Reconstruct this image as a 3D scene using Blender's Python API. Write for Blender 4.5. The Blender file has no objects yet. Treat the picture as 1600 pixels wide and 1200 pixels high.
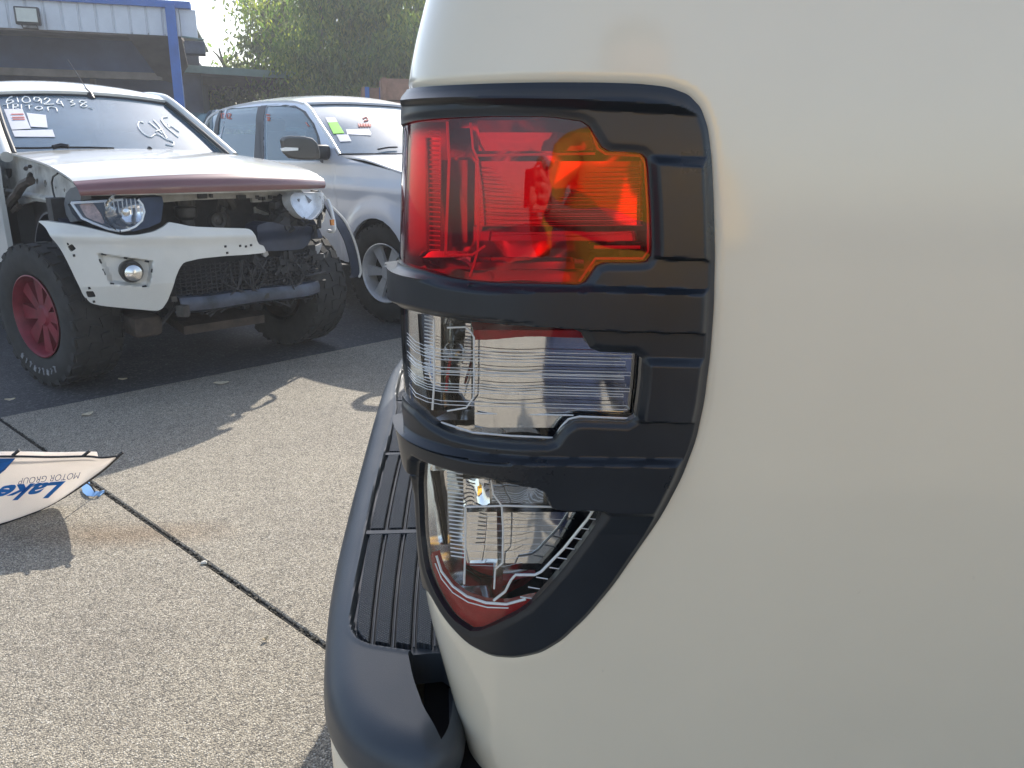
import bpy, bmesh, math, random
import numpy as np
from mathutils import Vector, Matrix
from mathutils.bvhtree import BVHTree
random.seed(7); np.random.seed(7)
SC=bpy.context.scene; COL=SC.collection
R=math.radians
# ------------------------------------------------------------------ camera
F=1208.; PITCH=R(17.0); YAW=R(4.7); ROLL=R(0.7); CAMH=1.34; CAMD=0.66
fw=np.array([math.sin(YAW)*math.cos(PITCH),math.cos(YAW)*math.cos(PITCH),-math.sin(PITCH)])
r0=np.array([math.cos(YAW),-math.sin(YAW),0.]); u0=np.cross(r0,fw)
rt=r0*math.cos(ROLL)+u0*math.sin(ROLL); up=-r0*math.sin(ROLL)+u0*math.cos(ROLL)
CP=np.array([0.,-CAMD,CAMH])
cd=bpy.data.cameras.new('camera'); cam=bpy.data.objects.new('camera',cd); COL.objects.link(cam)
M=Matrix(((rt[0],up[0],-fw[0]),(rt[1],up[1],-fw[1]),(rt[2],up[2],-fw[2]))).to_4x4(); M.translation=Vector(CP)
cam.matrix_world=M
cd.sensor_width=36.; cd.lens=36.*F/1600.; cd.clip_start=0.03; cd.clip_end=600.
cd.dof.use_dof=False
SC.camera=cam
# ------------------------------------------------------------------ sky, sun, exposure
SUN_AZ=R(12.); SUN_EL=R(37.)
w=bpy.data.worlds.new('World'); SC.world=w; w.use_nodes=True
nt=w.node_tree; nt.nodes.clear()
sky=nt.nodes.new('ShaderNodeTexSky'); sky.sky_type='NISHITA'; sky.sun_disc=False
sky.sun_elevation=SUN_EL; sky.sun_rotation=SUN_AZ % (2*math.pi); sky.dust_density=1.3; sky.air_density=1.0; sky.altitude=50
bg=nt.nodes.new('ShaderNodeBackground'); bg.inputs['Strength'].default_value=0.15
wo=nt.nodes.new('ShaderNodeOutputWorld'); hs=nt.nodes.new('ShaderNodeHueSaturation'); hs.inputs['Saturation'].default_value=.85; nt.links.new(sky.outputs[0],hs.inputs['Color']); nt.links.new(hs.outputs[0],bg.inputs[0]); nt.links.new(bg.outputs[0],wo.inputs[0])
sl=bpy.data.lights.new('sun','SUN'); sl.energy=3.8; sl.angle=R(0.5); sl.color=(1.,.93,.82)
so=bpy.data.objects.new('sun',sl); COL.objects.link(so)
sd=Vector((math.sin(SUN_AZ)*math.cos(SUN_EL),math.cos(SUN_AZ)*math.cos(SUN_EL),math.sin(SUN_EL)))
so.rotation_euler=sd.to_track_quat('Z','Y').to_euler(); so.location=(-3,8,9)
SC.view_settings.view_transform='Standard'; SC.view_settings.look='None'
SC.view_settings.exposure=0.92; SC.view_settings.gamma=1.0
try: SC.view_settings.use_curve_mapping=False
except Exception: pass
SC.render.engine='CYCLES'
SC.cycles.max_bounces=10; SC.cycles.volume_bounces=1; SC.cycles.transparent_max_bounces=16; SC.cycles.glossy_bounces=5; SC.cycles.caustics_reflective=False
# ------------------------------------------------------------------ pixel helpers
def ray(x,y): return fw+rt*(x-800.)/F-up*(y-600.)/F
def onz(x,y,z): r=ray(x,y); return CP+r*(z-CAMH)/r[2]
def ony(x,y,Y): r=ray(x,y); return CP+r*(Y+CAMD)/r[1]
# ------------------------------------------------------------------ materials
def nodes(name):
    m=bpy.data.materials.new(name); m.use_nodes=True; t=m.node_tree; t.nodes.clear()
    o=t.nodes.new('ShaderNodeOutputMaterial'); return m,t,o
def L(t,a,b): t.links.new(a,b)
def nz(t,scale,detail=4,rough=.6,coord='Object',vec=None):
    if vec is None:
        c=t.nodes.new('ShaderNodeTexCoord'); vec=c.outputs[coord]
    n=t.nodes.new('ShaderNodeTexNoise'); n.inputs['Scale'].default_value=scale; n.inputs['Detail'].default_value=detail; n.inputs['Roughness'].default_value=rough
    L(t,vec,n.inputs['Vector']); return n
def ramp(t,src,stops):
    r=t.nodes.new('ShaderNodeValToRGB'); e=r.color_ramp.elements
    while len(e)<len(stops): e.new(.5)
    for k,(p,c) in enumerate(stops):
        e[k].position=p; e[k].color=(c[0],c[1],c[2],1) if hasattr(c,'__len__') else (c,c,c,1)
    L(t,src,r.inputs[0]); return r
def pmat(name,col,rough=.5,metal=0.,spec=.5,coat=0.,var=.12,vs=6.,bump=0.,bs=60.,bd=.001,rvar=0.,emis=None,alpha=1.,transl=0.,coat_rough=.03):
    m,t,o=nodes(name); p=t.nodes.new('ShaderNodeBsdfPrincipled')
    n=nz(t,vs,5)
    lo=[c*(1-var) for c in col]; hi=[min(1,c*(1+var)) for c in col]
    r=ramp(t,n.outputs['Fac'],[(.3,lo),(.7,hi)]); L(t,r.outputs[0],p.inputs['Base Color'])
    p.inputs['Roughness'].default_value=rough; p.inputs['Metallic'].default_value=metal; p.inputs['Specular IOR Level'].default_value=spec
    p.inputs['Coat Weight'].default_value=coat; p.inputs['Coat Roughness'].default_value=coat_rough
    if rvar:
        n3=nz(t,vs*2.3,4); rr=ramp(t,n3.outputs['Fac'],[(.3,max(0,rough-rvar)),(.7,min(1,rough+rvar))]); L(t,rr.outputs[0],p.inputs['Roughness'])
    if bump:
        n2=nz(t,bs,3); b=t.nodes.new('ShaderNodeBump'); b.inputs['Strength'].default_value=bump; b.inputs['Distance'].default_value=bd
        L(t,n2.outputs['Fac'],b.inputs['Height']); L(t,b.outputs[0],p.inputs['Normal'])
    if transl:
        tr=t.nodes.new('ShaderNodeBsdfTranslucent'); L(t,r.outputs[0],tr.inputs[0]); mx=t.nodes.new('ShaderNodeMixShader'); mx.inputs[0].default_value=transl
        L(t,p.outputs[0],mx.inputs[1]); L(t,tr.outputs[0],mx.inputs[2]); L(t,mx.outputs[0],o.inputs[0])
    else: L(t,p.outputs[0],o.inputs[0])
    return m
def glassmat(name,tint,rough=.01,ior=1.5,extra=0.,grey=None,bump=0.,bs=30.):
    """thin glazing: tinted see-through plus a Fresnel mirror"""
    m,t,o=nodes(name); tr=t.nodes.new('ShaderNodeBsdfTransparent'); tr.inputs[0].default_value=(*tint,1)
    g=t.nodes.new('ShaderNodeBsdfGlossy'); g.inputs['Roughness'].default_value=rough; g.inputs[0].default_value=(1,1,1,1)
    # Schlick reflectance, the same from either side of the pane
    ge=t.nodes.new('ShaderNodeNewGeometry'); dt=t.nodes.new('ShaderNodeVectorMath'); dt.operation='DOT_PRODUCT'; L(t,ge.outputs['Incoming'],dt.inputs[0]); L(t,ge.outputs['Normal'],dt.inputs[1])
    def mth(op,a,b=None):
        n=t.nodes.new('ShaderNodeMath'); n.operation=op
        for i,v in enumerate((a,b)):
            if v is None: continue
            if isinstance(v,(int,float)): n.inputs[i].default_value=v
            else: L(t,v,n.inputs[i])
        return n.outputs[0]
    f0=((ior-1)/(ior+1))**2; ab=mth('ABSOLUTE',dt.outputs['Value']); om=mth('SUBTRACT',1.,ab); fac=mth('ADD',mth('MULTIPLY',mth('POWER',om,5.),1-f0),f0)
    if extra:
        a=t.nodes.new('ShaderNodeMath'); a.operation='ADD'; a.inputs[1].default_value=extra; a.use_clamp=True; L(t,fac,a.inputs[0]); fac=a.outputs[0]
    if bump:
        n2=nz(t,bs,2); b=t.nodes.new('ShaderNodeBump'); b.inputs['Strength'].default_value=bump; b.inputs['Distance'].default_value=.002
        L(t,n2.outputs['Fac'],b.inputs['Height']); L(t,b.outputs[0],g.inputs['Normal'])
    mx=t.nodes.new('ShaderNodeMixShader'); L(t,fac,mx.inputs[0]); base=tr.outputs[0]
    if grey:
        d=t.nodes.new('ShaderNodeBsdfDiffuse'); n=nz(t,9,5); r=ramp(t,n.outputs['Fac'],[(.3,[c*.8 for c in grey[:3]]),(.7,grey[:3])]); L(t,r.outputs[0],d.inputs[0])
        m2=t.nodes.new('ShaderNodeMixShader'); m2.inputs[0].default_value=grey[3]; L(t,base,m2.inputs[1]); L(t,d.outputs[0],m2.inputs[2]); base=m2.outputs[0]
    L(t,base,mx.inputs[1]); L(t,g.outputs[0],mx.inputs[2]); L(t,mx.outputs[0],o.inputs[0])
    return m
# ------------------------------------------------------------------ object helpers
def props(o,label=None,cat=None,group=None,kind=None):
    if label: o['label']=label
    if cat: o['category']=cat
    if group: o['group']=group
    if kind: o['kind']=kind
    return o
def empty(name,loc=(0,0,0),rz=0.,**k):
    o=bpy.data.objects.new(name,None); COL.objects.link(o); o.location=loc; o.rotation_euler=(0,0,rz); o.empty_display_size=.1
    return props(o,**k)
def components(v,f):
    p=list(range(len(v)))
    def find(a):
        while p[a]!=a: p[a]=p[p[a]]; a=p[a]
        return a
    for q in f:
        r=find(q[0])
        for i in q[1:]:
            j=find(i)
            if j!=r: p[j]=r
    g={}
    for q in f: g.setdefault(find(q[0]),[]).append(q)
    out=[]
    for fs in g.values():
        ids=sorted({i for q in fs for i in q}); im={i:k for k,i in enumerate(ids)}; out.append(([v[i] for i in ids],[tuple(im[i] for i in q) for q in fs]))
    return out
def mesh(name,v,f,mat,parent=None,smooth=True,angle=40,world=False,split=False,**k):
    if split:
        return [mesh(name,a,b,mat,parent,smooth,angle,world,**k) for a,b in components(v,f)][0]
    me=bpy.data.meshes.new(name); me.from_pydata([tuple(map(float,p)) for p in v],[],[tuple(map(int,q)) for q in f]); me.update()
    if mat: me.materials.append(mat)
    o=bpy.data.objects.new(name,me); COL.objects.link(o)
    if smooth:
        me.polygons.foreach_set('use_smooth',[True]*len(me.polygons))
        try: me.set_sharp_from_angle(angle=R(angle))
        except Exception: pass
    if parent:
        o.parent=parent
        if world: o.matrix_parent_inverse=parent_matrix(parent).inverted()
    return props(o,**k)
def parent_matrix(p):
    m=Matrix.LocRotScale(p.location,p.rotation_euler,p.scale)
    if p.parent: m=parent_matrix(p.parent)@p.matrix_parent_inverse@m
    return m
class MB:
    def __init__(s): s.v=[]; s.f=[]
    def add(s,v,f):
        n=len(s.v); s.v+= [tuple(p) for p in v]; s.f+=[tuple(i+n for i in q) for q in f]; return s
    def box(s,c,d,rz=0.,rx=0.,ry=0.,ch=0.):
        m=Matrix.Translation(c)@Matrix.Rotation(rz,4,'Z')@Matrix.Rotation(ry,4,'Y')@Matrix.Rotation(rx,4,'X')
        hx,hy,hz=[q/2 for q in d]
        if ch<=0:
            V=[m@Vector((x,y,z)) for z in(-hz,hz) for x,y in((-hx,-hy),(hx,-hy),(hx,hy),(-hx,hy))]
            return s.add(V,[(3,2,1,0),(4,5,6,7),(0,1,5,4),(1,2,6,5),(2,3,7,6),(3,0,4,7)])
        c_=min(ch,hx*.9,hy*.9,hz*.9); bm=bmesh.new(); bmesh.ops.create_cube(bm,size=1.)
        for q in bm.verts: q.co=Vector((q.co.x*d[0],q.co.y*d[1],q.co.z*d[2]))
        bmesh.ops.bevel(bm,geom=bm.edges[:],offset=c_,segments=2,profile=.5,affect='EDGES')
        bm.verts.index_update(); V=[m@q.co for q in bm.verts]; Fc=[[q.index for q in p.verts] for p in bm.faces]; bm.free()
        return s.add(V,Fc)
    def tube(s,pts,r,n=8,cap=True,closed=False):
        P=[Vector(p) for p in pts]; N=len(P); rr=r if hasattr(r,'__len__') else [r]*N; rings=[]; prev=None
        for i,p in enumerate(P):
            if closed: d=P[(i+1)%N]-P[i-1]
            else: d=(P[min(i+1,N-1)]-P[max(i-1,0)])
            if d.length<1e-9: d=Vector((0,0,1))
            d.normalize()
            if prev is None:
                a=Vector((0,0,1)) if abs(d.z)<.9 else Vector((1,0,0)); x=d.cross(a).normalized()
            else: x=(prev-d*prev.dot(d)).normalized()
            prev=x; y=d.cross(x)
            rings.append([p+(x*math.cos(2*math.pi*k/n)+y*math.sin(2*math.pi*k/n))*rr[i] for k in range(n)])
        V=[q for g in rings for q in g]; Fc=[]
        for i in range(N if closed else N-1):
            j=(i+1)%N
            for k in range(n): Fc.append((i*n+k,i*n+(k+1)%n,j*n+(k+1)%n,j*n+k))
        if cap and not closed: Fc.append(tuple(range(n-1,-1,-1))); Fc.append(tuple((N-1)*n+k for k in range(n)))
        return s.add(V,Fc)
    def lathe(s,prof,n=32,axis='Y',c=(0,0,0),rot=None,closed=False):
        """prof: (radius, along axis)"""
        V=[];N=len(prof);rot=rot or Matrix.Identity(3);c=Vector(c)
        for k in range(n):
            a=2*math.pi*k/n
            for r,h in prof:
                p=Vector((r*math.cos(a),h,r*math.sin(a))) if axis=='Y' else (Vector((r*math.cos(a),r*math.sin(a),h)) if axis=='Z' else Vector((h,r*math.cos(a),r*math.sin(a))))
                V.append(rot@p+c)
        Fc=[]
        for k in range(n):
            q=(k+1)%n
            for i in range(N-1): Fc.append((k*N+i,q*N+i,q*N+i+1,k*N+i+1))
            if closed: Fc.append((k*N+N-1,q*N+N-1,q*N,k*N))
        return s.add(V,Fc)
    def prism(s,poly,d0,d1,fn=None):
        """poly in 2D, extruded d0..d1; fn(u,v,d)->3D"""
        fn=fn or (lambda u,v,d:(u,v,d)); n=len(poly)
        V=[fn(u,v,d0) for u,v in poly]+[fn(u,v,d1) for u,v in poly]
        return s.add(V,[tuple(range(n-1,-1,-1)),tuple(range(n,2*n))]+[(i,(i+1)%n,(i+1)%n+n,i+n) for i in range(n)])
    def grid(s,P,thick=None,flip=False):
        P=np.asarray(P,float); a,b=P.shape[:2]
        if thick and thick>0: flip=not flip
        V=[tuple(p) for p in P.reshape(-1,3)]
        Fc=[(i*b+j,i*b+j+1,(i+1)*b+j+1,(i+1)*b+j) for i in range(a-1) for j in range(b-1)]
        if flip: Fc=[q[::-1] for q in Fc]
        if thick:
            du=np.gradient(P,axis=0); dv=np.gradient(P,axis=1); N=np.cross(du,dv); N/=np.linalg.norm(N,axis=2,keepdims=True)+1e-12
            Q=P-N*thick; n=a*b; V+= [tuple(p) for p in Q.reshape(-1,3)]
            Fc+=[tuple(i+n for i in q[::-1]) for q in Fc[:]]
            bd=[(0,j) for j in range(b)]+[(i,b-1) for i in range(1,a)]+[(a-1,j) for j in range(b-2,-1,-1)]+[(i,0) for i in range(a-2,0,-1)]
            ids=[i*b+j for i,j in bd]
            for k in range(len(ids)):
                p,q=ids[k],ids[(k+1)%len(ids)]; fa=(q,p,p+n,q+n); Fc.append(fa if not flip else fa[::-1])
        return s.add(V,Fc)
    def build(s,name,mat,parent=None,**k): return mesh(name,s.v,s.f,mat,parent,**k)
def catmull(P,n):
    P=np.asarray(P,float); m=len(P); out=[]
    for i in range(m-1):
        p0=P[i-1] if i else 2*P[0]-P[1]; p1=P[i];p2=P[i+1];p3=P[i+2] if i+2<m else 2*P[-1]-P[-2]
        for k in range(n):
            t=k/n; out.append(.5*((2*p1)+(-p0+p2)*t+(2*p0-5*p1+4*p2-p3)*t*t+(-p0+3*p1-3*p2+p3)*t**3))
    out.append(P[-1]); return np.array(out)
def patch(rows,nu=6,nv=6):
    A=np.array([catmull(r,nv) for r in rows]); return np.stack([catmull(A[:,j],nu) for j in range(A.shape[1])],axis=1)
def smoothpoly(P,n=6):
    P=np.asarray(P,float); m=len(P); out=[]
    for i in range(m):
        p0,p1,p2,p3=P[i-1],P[i],P[(i+1)%m],P[(i+2)%m]
        for k in range(n):
            t=k/n; out.append(.5*((2*p1)+(-p0+p2)*t+(2*p0-5*p1+4*p2-p3)*t*t+(-p0+3*p1-3*p2+p3)*t**3))
    return np.array(out)
def chaikin(P,n=2,closed=True):
    P=np.asarray(P,float)
    for _ in range(n):
        Q=np.roll(P,-1,0); P=np.stack([.85*P+.15*Q,.15*P+.85*Q],1).reshape(-1,2)
    return P
def sdf(A,B,poly):
    """signed distance (negative inside) of points A,B to polygon"""
    P=np.asarray(poly,float); sh=A.shape; x=A.ravel(); y=B.ravel(); d=np.full(x.shape,1e9); ins=np.zeros(x.shape,bool)
    for i in range(len(P)):
        x1,y1=P[i-1]; x2,y2=P[i]; dx,dy=x2-x1,y2-y1; l=dx*dx+dy*dy+1e-18
        t=np.clip(((x-x1)*dx+(y-y1)*dy)/l,0,1); d=np.minimum(d,(x-x1-t*dx)**2+(y-y1-t*dy)**2)
        if dy!=0:
            c=((y1>y)!=(y2>y)); xi=x1+(y-y1)/dy*dx; ins^= c&(x<xi)
    d=np.sqrt(d); return np.where(ins,-d,d).reshape(sh)
def sstep(x,a,b):
    t=np.clip((x-a)/(b-a),0,1); return t*t*(3-2*t)
def msq(xs,ys,phi):
    nx,ny=phi.shape; ins=phi<0; V=[];idx=-np.ones((nx,ny),int)
    I,J=np.nonzero(ins); idx[I,J]=np.arange(len(I)); V=list(zip(xs[I],ys[J]))
    full=ins[:-1,:-1]&ins[1:,:-1]&ins[1:,1:]&ins[:-1,1:]; anyc=ins[:-1,:-1]|ins[1:,:-1]|ins[1:,1:]|ins[:-1,1:]
    i,j=np.nonzero(full); Fc=[tuple(q) for q in np.stack([idx[i,j],idx[i+1,j],idx[i+1,j+1],idx[i,j+1]],1)]
    cr={};bd=[]
    def cross(a,b):
        k=(a,b) if a<b else (b,a)
        if k not in cr:
            pa,pb=phi[k[0]],phi[k[1]]; t=min(.98,max(.02,pa/(pa-pb)))
            cr[k]=len(V); V.append((xs[k[0][0]]*(1-t)+xs[k[1][0]]*t, ys[k[0][1]]*(1-t)+ys[k[1][1]]*t))
        return cr[k]
    for i,j in zip(*np.nonzero(anyc&~full)):
        cs=[(i,j),(i+1,j),(i+1,j+1),(i,j+1)]; poly=[]; kinds=[]
        for k in range(4):
            a,b=cs[k],cs[(k+1)%4]
            if ins[a]: poly.append(idx[a]); kinds.append(0)
            if ins[a]!=ins[b]: poly.append(cross(a,b)); kinds.append(1)
        if len(poly)>=3:
            Fc.append(tuple(poly))
            for k in range(len(poly)):
                if kinds[k] and kinds[(k+1)%len(poly)] and len(poly)>2: bd.append((poly[k],poly[(k+1)%len(poly)]))
    return np.array(V),Fc,bd
def shell(name,mapf,outline,mat,parent,cell=.004,holes=(),hfn=None,base=-.004,grow=0.,xs=None,ys=None,back=False,lim=None,**k):
    """sheet cut out of a curved skin, with real edges: mapf(a,b,off)->(n,3)"""
    O=np.asarray(outline,float)
    mnx,mny=O.min(0)-grow-2*cell; mxx,mxy=O.max(0)+grow+2*cell
    xs=np.arange(mnx,mxx+cell,cell) if xs is None else xs; ys=np.arange(mny,mxy+cell,cell) if ys is None else ys
    A,B=np.meshgrid(xs,ys,indexing='ij'); phi=sdf(A,B,O)-grow
    for h in holes: phi=np.maximum(phi,-sdf(A,B,h))
    V,Fc,bd=msq(xs,ys,phi)
    a,b=V[:,0],V[:,1]; off=hfn(a,b) if hfn else np.zeros(len(a))
    T=mapf(a,b,off); n=len(T); S=mapf(a,b,np.full(len(a),base)) if not callable(base) else mapf(a,b,base(a,b))
    used=sorted({q for e in bd for q in e}); im={q:n+i for i,q in enumerate(used)}
    if back:
        verts=np.concatenate([T,S]); im={q:n+q for q in range(n)}; Fc=Fc+[tuple(im[q] for q in fc[::-1]) for fc in Fc]
    else: verts=np.concatenate([T,S[used]]) if used else T
    Fc=Fc+[(q,p,im[p],im[q]) for p,q in bd]
    o=mesh(name,verts,Fc,mat,parent,**k)
    bm=bmesh.new(); bm.from_mesh(o.data); bmesh.ops.recalc_face_normals(bm,faces=bm.faces) if back else None; bm.to_mesh(o.data); bm.free()
    return o
def bvh(o):
    me=o.data; mw=parent_matrix(o.parent)@o.matrix_parent_inverse if o.parent else Matrix.Identity(4)
    mw=mw@Matrix.LocRotScale(o.location,o.rotation_euler,o.scale)
    return BVHTree.FromPolygons([mw@v.co for v in me.vertices],[tuple(p.vertices) for p in me.polygons])
def cast(tree,x,y):
    d=Vector(ray(x,y)).normalized(); h=tree.ray_cast(Vector(CP),d)
    if h[0] is None: return None,None
    n=h[1]
    if n.dot(d)>0: n=-n
    return h[0],n
def on_surface(tree,pts,lift=.003):
    out=[]
    for x,y in pts:
        p,n=cast(tree,x,y)
        if p is not None: out.append(p+n*lift)
    return out
def flatpoly(mb,pts3,thick,nrm):
    n=len(pts3); V=[p for p in pts3]+[p-nrm*thick for p in pts3]
    mb.add(V,[tuple(range(n)),tuple(range(2*n-1,n-1,-1))]+[((i+1)%n,i,i+n,(i+1)%n+n) for i in range(n)])
def textmesh(s,size=1.,shear=0.,bold=0.):
    cu=bpy.data.curves.new('lettering','FONT'); cu.body=s; cu.size=size; cu.shear=shear; cu.offset=bold; cu.resolution_u=4
    o=bpy.data.objects.new('lettering',cu); COL.objects.link(o)
    dg=bpy.context.evaluated_depsgraph_get(); dg.update(); me=bpy.data.meshes.new_from_object(o.evaluated_get(dg))
    V=np.array([v.co[:] for v in me.vertices]); Fc=[tuple(p.vertices) for p in me.polygons]
    bpy.data.objects.remove(o); bpy.data.curves.remove(cu); bpy.data.meshes.remove(me); return V,Fc
# ------------------------------------------------------------------ material list
def concrete_mat():
    m,t,o=nodes('exposed_aggregate_concrete'); p=t.nodes.new('ShaderNodeBsdfPrincipled'); tc=t.nodes.new('ShaderNodeTexCoord'); v=tc.outputs['Object']
    a=t.nodes.new('ShaderNodeTexVoronoi'); a.inputs['Scale'].default_value=250.; L(t,v,a.inputs['Vector'])
    sp=t.nodes.new('ShaderNodeSeparateColor'); L(t,a.outputs['Color'],sp.inputs[0])
    stones=ramp(t,sp.outputs[0],[(0.,(.13,.12,.11)),(.2,(.25,.23,.195)),(.45,(.345,.31,.255)),(.7,(.41,.37,.30)),(.9,(.50,.46,.385)),(1.,(.58,.55,.49))])
    ed=ramp(t,a.outputs['Distance'],[(.0,1.),(.42,.95),(.62,.45)])
    mx=t.nodes.new('ShaderNodeMixRGB'); mx.blend_type='MULTIPLY'; mx.inputs[0].default_value=.75; L(t,stones.outputs[0],mx.inputs[1]); L(t,ed.outputs[0],mx.inputs[2])
    big=nz(t,1.1,7,.7,vec=v); bl=ramp(t,big.outputs['Fac'],[(.25,(.66,.64,.62)),(.42,(.90,.89,.88)),(.6,(1.04,1.03,1.0)),(.78,(1.16,1.12,1.04))])
    m2=t.nodes.new('ShaderNodeMixRGB'); m2.blend_type='MULTIPLY'; m2.inputs[0].default_value=.9; L(t,mx.outputs[0],m2.inputs[1]); L(t,bl.outputs[0],m2.inputs[2])
    mid=nz(t,22.,4,.6,vec=v); ml=ramp(t,mid.outputs['Fac'],[(.3,.82),(.7,1.13)])
    m3=t.nodes.new('ShaderNodeMixRGB'); m3.blend_type='MULTIPLY'; m3.inputs[0].default_value=.7; L(t,m2.outputs[0],m3.inputs[1]); L(t,ml.outputs[0],m3.inputs[2])
    # rust coloured stain running off the joint
    mp=t.nodes.new('ShaderNodeMapping'); mp.inputs['Location'].default_value=(1.16,-1.93,0); L(t,v,mp.inputs['Vector'])
    mq=t.nodes.new('ShaderNodeMapping'); mq.inputs['Rotation'].default_value=(0,0,R(-42)); mq.inputs['Scale'].default_value=(2.2,8.,1); L(t,mp.outputs[0],mq.inputs['Vector'])
    wob=nz(t,5.,4,vec=v); ad=t.nodes.new('ShaderNodeMixRGB'); ad.blend_type='ADD'; ad.inputs[0].default_value=.5; L(t,mq.outputs[0],ad.inputs[1]); L(t,wob.outputs['Color'],ad.inputs[2])
    sb=t.nodes.new('ShaderNodeVectorMath'); sb.operation='SUBTRACT'; sb.inputs[1].default_value=(.25,.25,.25); L(t,ad.outputs[0],sb.inputs[0])
    ln=t.nodes.new('ShaderNodeVectorMath'); ln.operation='LENGTH'; L(t,sb.outputs[0],ln.inputs[0]); st=ramp(t,ln.outputs['Value'],[(.2,.5),(1.,0.)])
    m4=t.nodes.new('ShaderNodeMixRGB'); m4.blend_type='MULTIPLY'; L(t,st.outputs[0],m4.inputs[0]); L(t,m3.outputs[0],m4.inputs[1]); m4.inputs[2].default_value=(.62,.43,.28,1)
    L(t,m4.outputs[0],p.inputs['Base Color']); p.inputs['Roughness'].default_value=.85; p.inputs['Specular IOR Level'].default_value=.3
    b=t.nodes.new('ShaderNodeBump'); b.inputs['Strength'].default_value=.9; b.inputs['Distance'].default_value=.003; b.invert=True; L(t,a.outputs['Distance'],b.inputs['Height']); L(t,b.outputs[0],p.inputs['Normal'])
    L(t,p.outputs[0],o.inputs[0]); return m
def asphalt_mat():
    m,t,o=nodes('old_asphalt'); p=t.nodes.new('ShaderNodeBsdfPrincipled'); tc=t.nodes.new('ShaderNodeTexCoord'); v=tc.outputs['Object']
    a=t.nodes.new('ShaderNodeTexVoronoi'); a.inputs['Scale'].default_value=90.; L(t,v,a.inputs['Vector'])
    sp=t.nodes.new('ShaderNodeSeparateColor'); L(t,a.outputs['Color'],sp.inputs[0]); s=ramp(t,sp.outputs[0],[(0,(.035,.036,.04)),(.8,(.06,.06,.065)),(1.,(.12,.12,.12))])
    n=nz(t,1.7,6,.65,vec=v); r=ramp(t,n.outputs['Fac'],[(.3,.7),(.7,1.3)])
    mx=t.nodes.new('ShaderNodeMixRGB'); mx.blend_type='MULTIPLY'; mx.inputs[0].default_value=1.; L(t,s.outputs[0],mx.inputs[1]); L(t,r.outputs[0],mx.inputs[2]); L(t,mx.outputs[0],p.inputs['Base Color'])
    p.inputs['Roughness'].default_value=.75
    b=t.nodes.new('ShaderNodeBump'); b.inputs['Strength'].default_value=.6; b.inputs['Distance'].default_value=.004; L(t,a.outputs['Distance'],b.inputs['Height']); L(t,b.outputs[0],p.inputs['Normal'])
    L(t,p.outputs[0],o.inputs[0]); return m
M_CONC=concrete_mat(); M_ASPH=asphalt_mat()
M_SOIL=pmat('dark_joint_filler',(.022,.022,.02),.95,var=.5,vs=40,bump=.5,bs=150)
def carpaint(name,col,rough=.35,flake=0.,dirt=.06):
    m,t,o=nodes(name); p=t.nodes.new('ShaderNodeBsdfPrincipled'); tc=t.nodes.new('ShaderNodeTexCoord'); v=tc.outputs['Object']
    n=nz(t,2.2,6,.65,vec=v); r=ramp(t,n.outputs['Fac'],[(.3,[c*(1-dirt) for c in col]),(.7,col)])
    sp=nz(t,140.,2,.5,vec=v); sr=ramp(t,sp.outputs['Fac'],[(.76,1.),(.82,.72)])
    mx=t.nodes.new('ShaderNodeMixRGB'); mx.blend_type='MULTIPLY'; mx.inputs[0].default_value=.5; L(t,r.outputs[0],mx.inputs[1]); L(t,sr.outputs[0],mx.inputs[2])
    L(t,mx.outputs[0],p.inputs['Base Color']); p.inputs['Roughness'].default_value=rough; p.inputs['Metallic'].default_value=flake
    p.inputs['Coat Weight'].default_value=1.; p.inputs['Coat Roughness'].default_value=.04
    rr=ramp(t,n.outputs['Fac'],[(.35,.05),(.7,.12)]); L(t,rr.outputs[0],p.inputs['Coat Roughness'])
    # orange peel
    op=nz(t,90.,2,.5,vec=v); b=t.nodes.new('ShaderNodeBump'); b.inputs['Strength'].default_value=.03; b.inputs['Distance'].default_value=.0008; L(t,op.outputs['Fac'],b.inputs['Height']); L(t,b.outputs[0],p.inputs['Coat Normal'])
    L(t,p.outputs[0],o.inputs[0]); return m
M_WHITE=carpaint('cool_white_paint',(.80,.725,.575))
M_TWHITE=carpaint('dusty_white_paint',(.72,.71,.66),dirt=.16)
M_SILVER=carpaint('silver_blue_paint',(.70,.73,.80),.35,.0)
def plastic(name,col,rough,bump=.12):
    m,t,o=nodes(name); p=t.nodes.new('ShaderNodeBsdfPrincipled'); tc=t.nodes.new('ShaderNodeTexCoord'); v=tc.outputs['Object']
    n=nz(t,7.,6,.65,vec=v); r=ramp(t,n.outputs['Fac'],[(.3,[c*.8 for c in col]),(.72,[c*1.25 for c in col])]); L(t,r.outputs[0],p.inputs['Base Color'])
    rr=ramp(t,n.outputs['Fac'],[(.3,rough-.06),(.7,rough+.08)]); L(t,rr.outputs[0],p.inputs['Roughness'])
    g=nz(t,900.,2,.5,vec=v); b=t.nodes.new('ShaderNodeBump'); b.inputs['Strength'].default_value=bump; b.inputs['Distance'].default_value=.0004; L(t,g.outputs['Fac'],b.inputs['Height']); L(t,b.outputs[0],p.inputs['Normal'])
    p.inputs['Specular IOR Level'].default_value=.5; L(t,p.outputs[0],o.inputs[0]); return m
M_COVER=plastic('satin_black_plastic',(.013,.017,.023),.32,.08)
M_BUMP=plastic('textured_dark_plastic',(.042,.050,.060),.40,.3)
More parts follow.
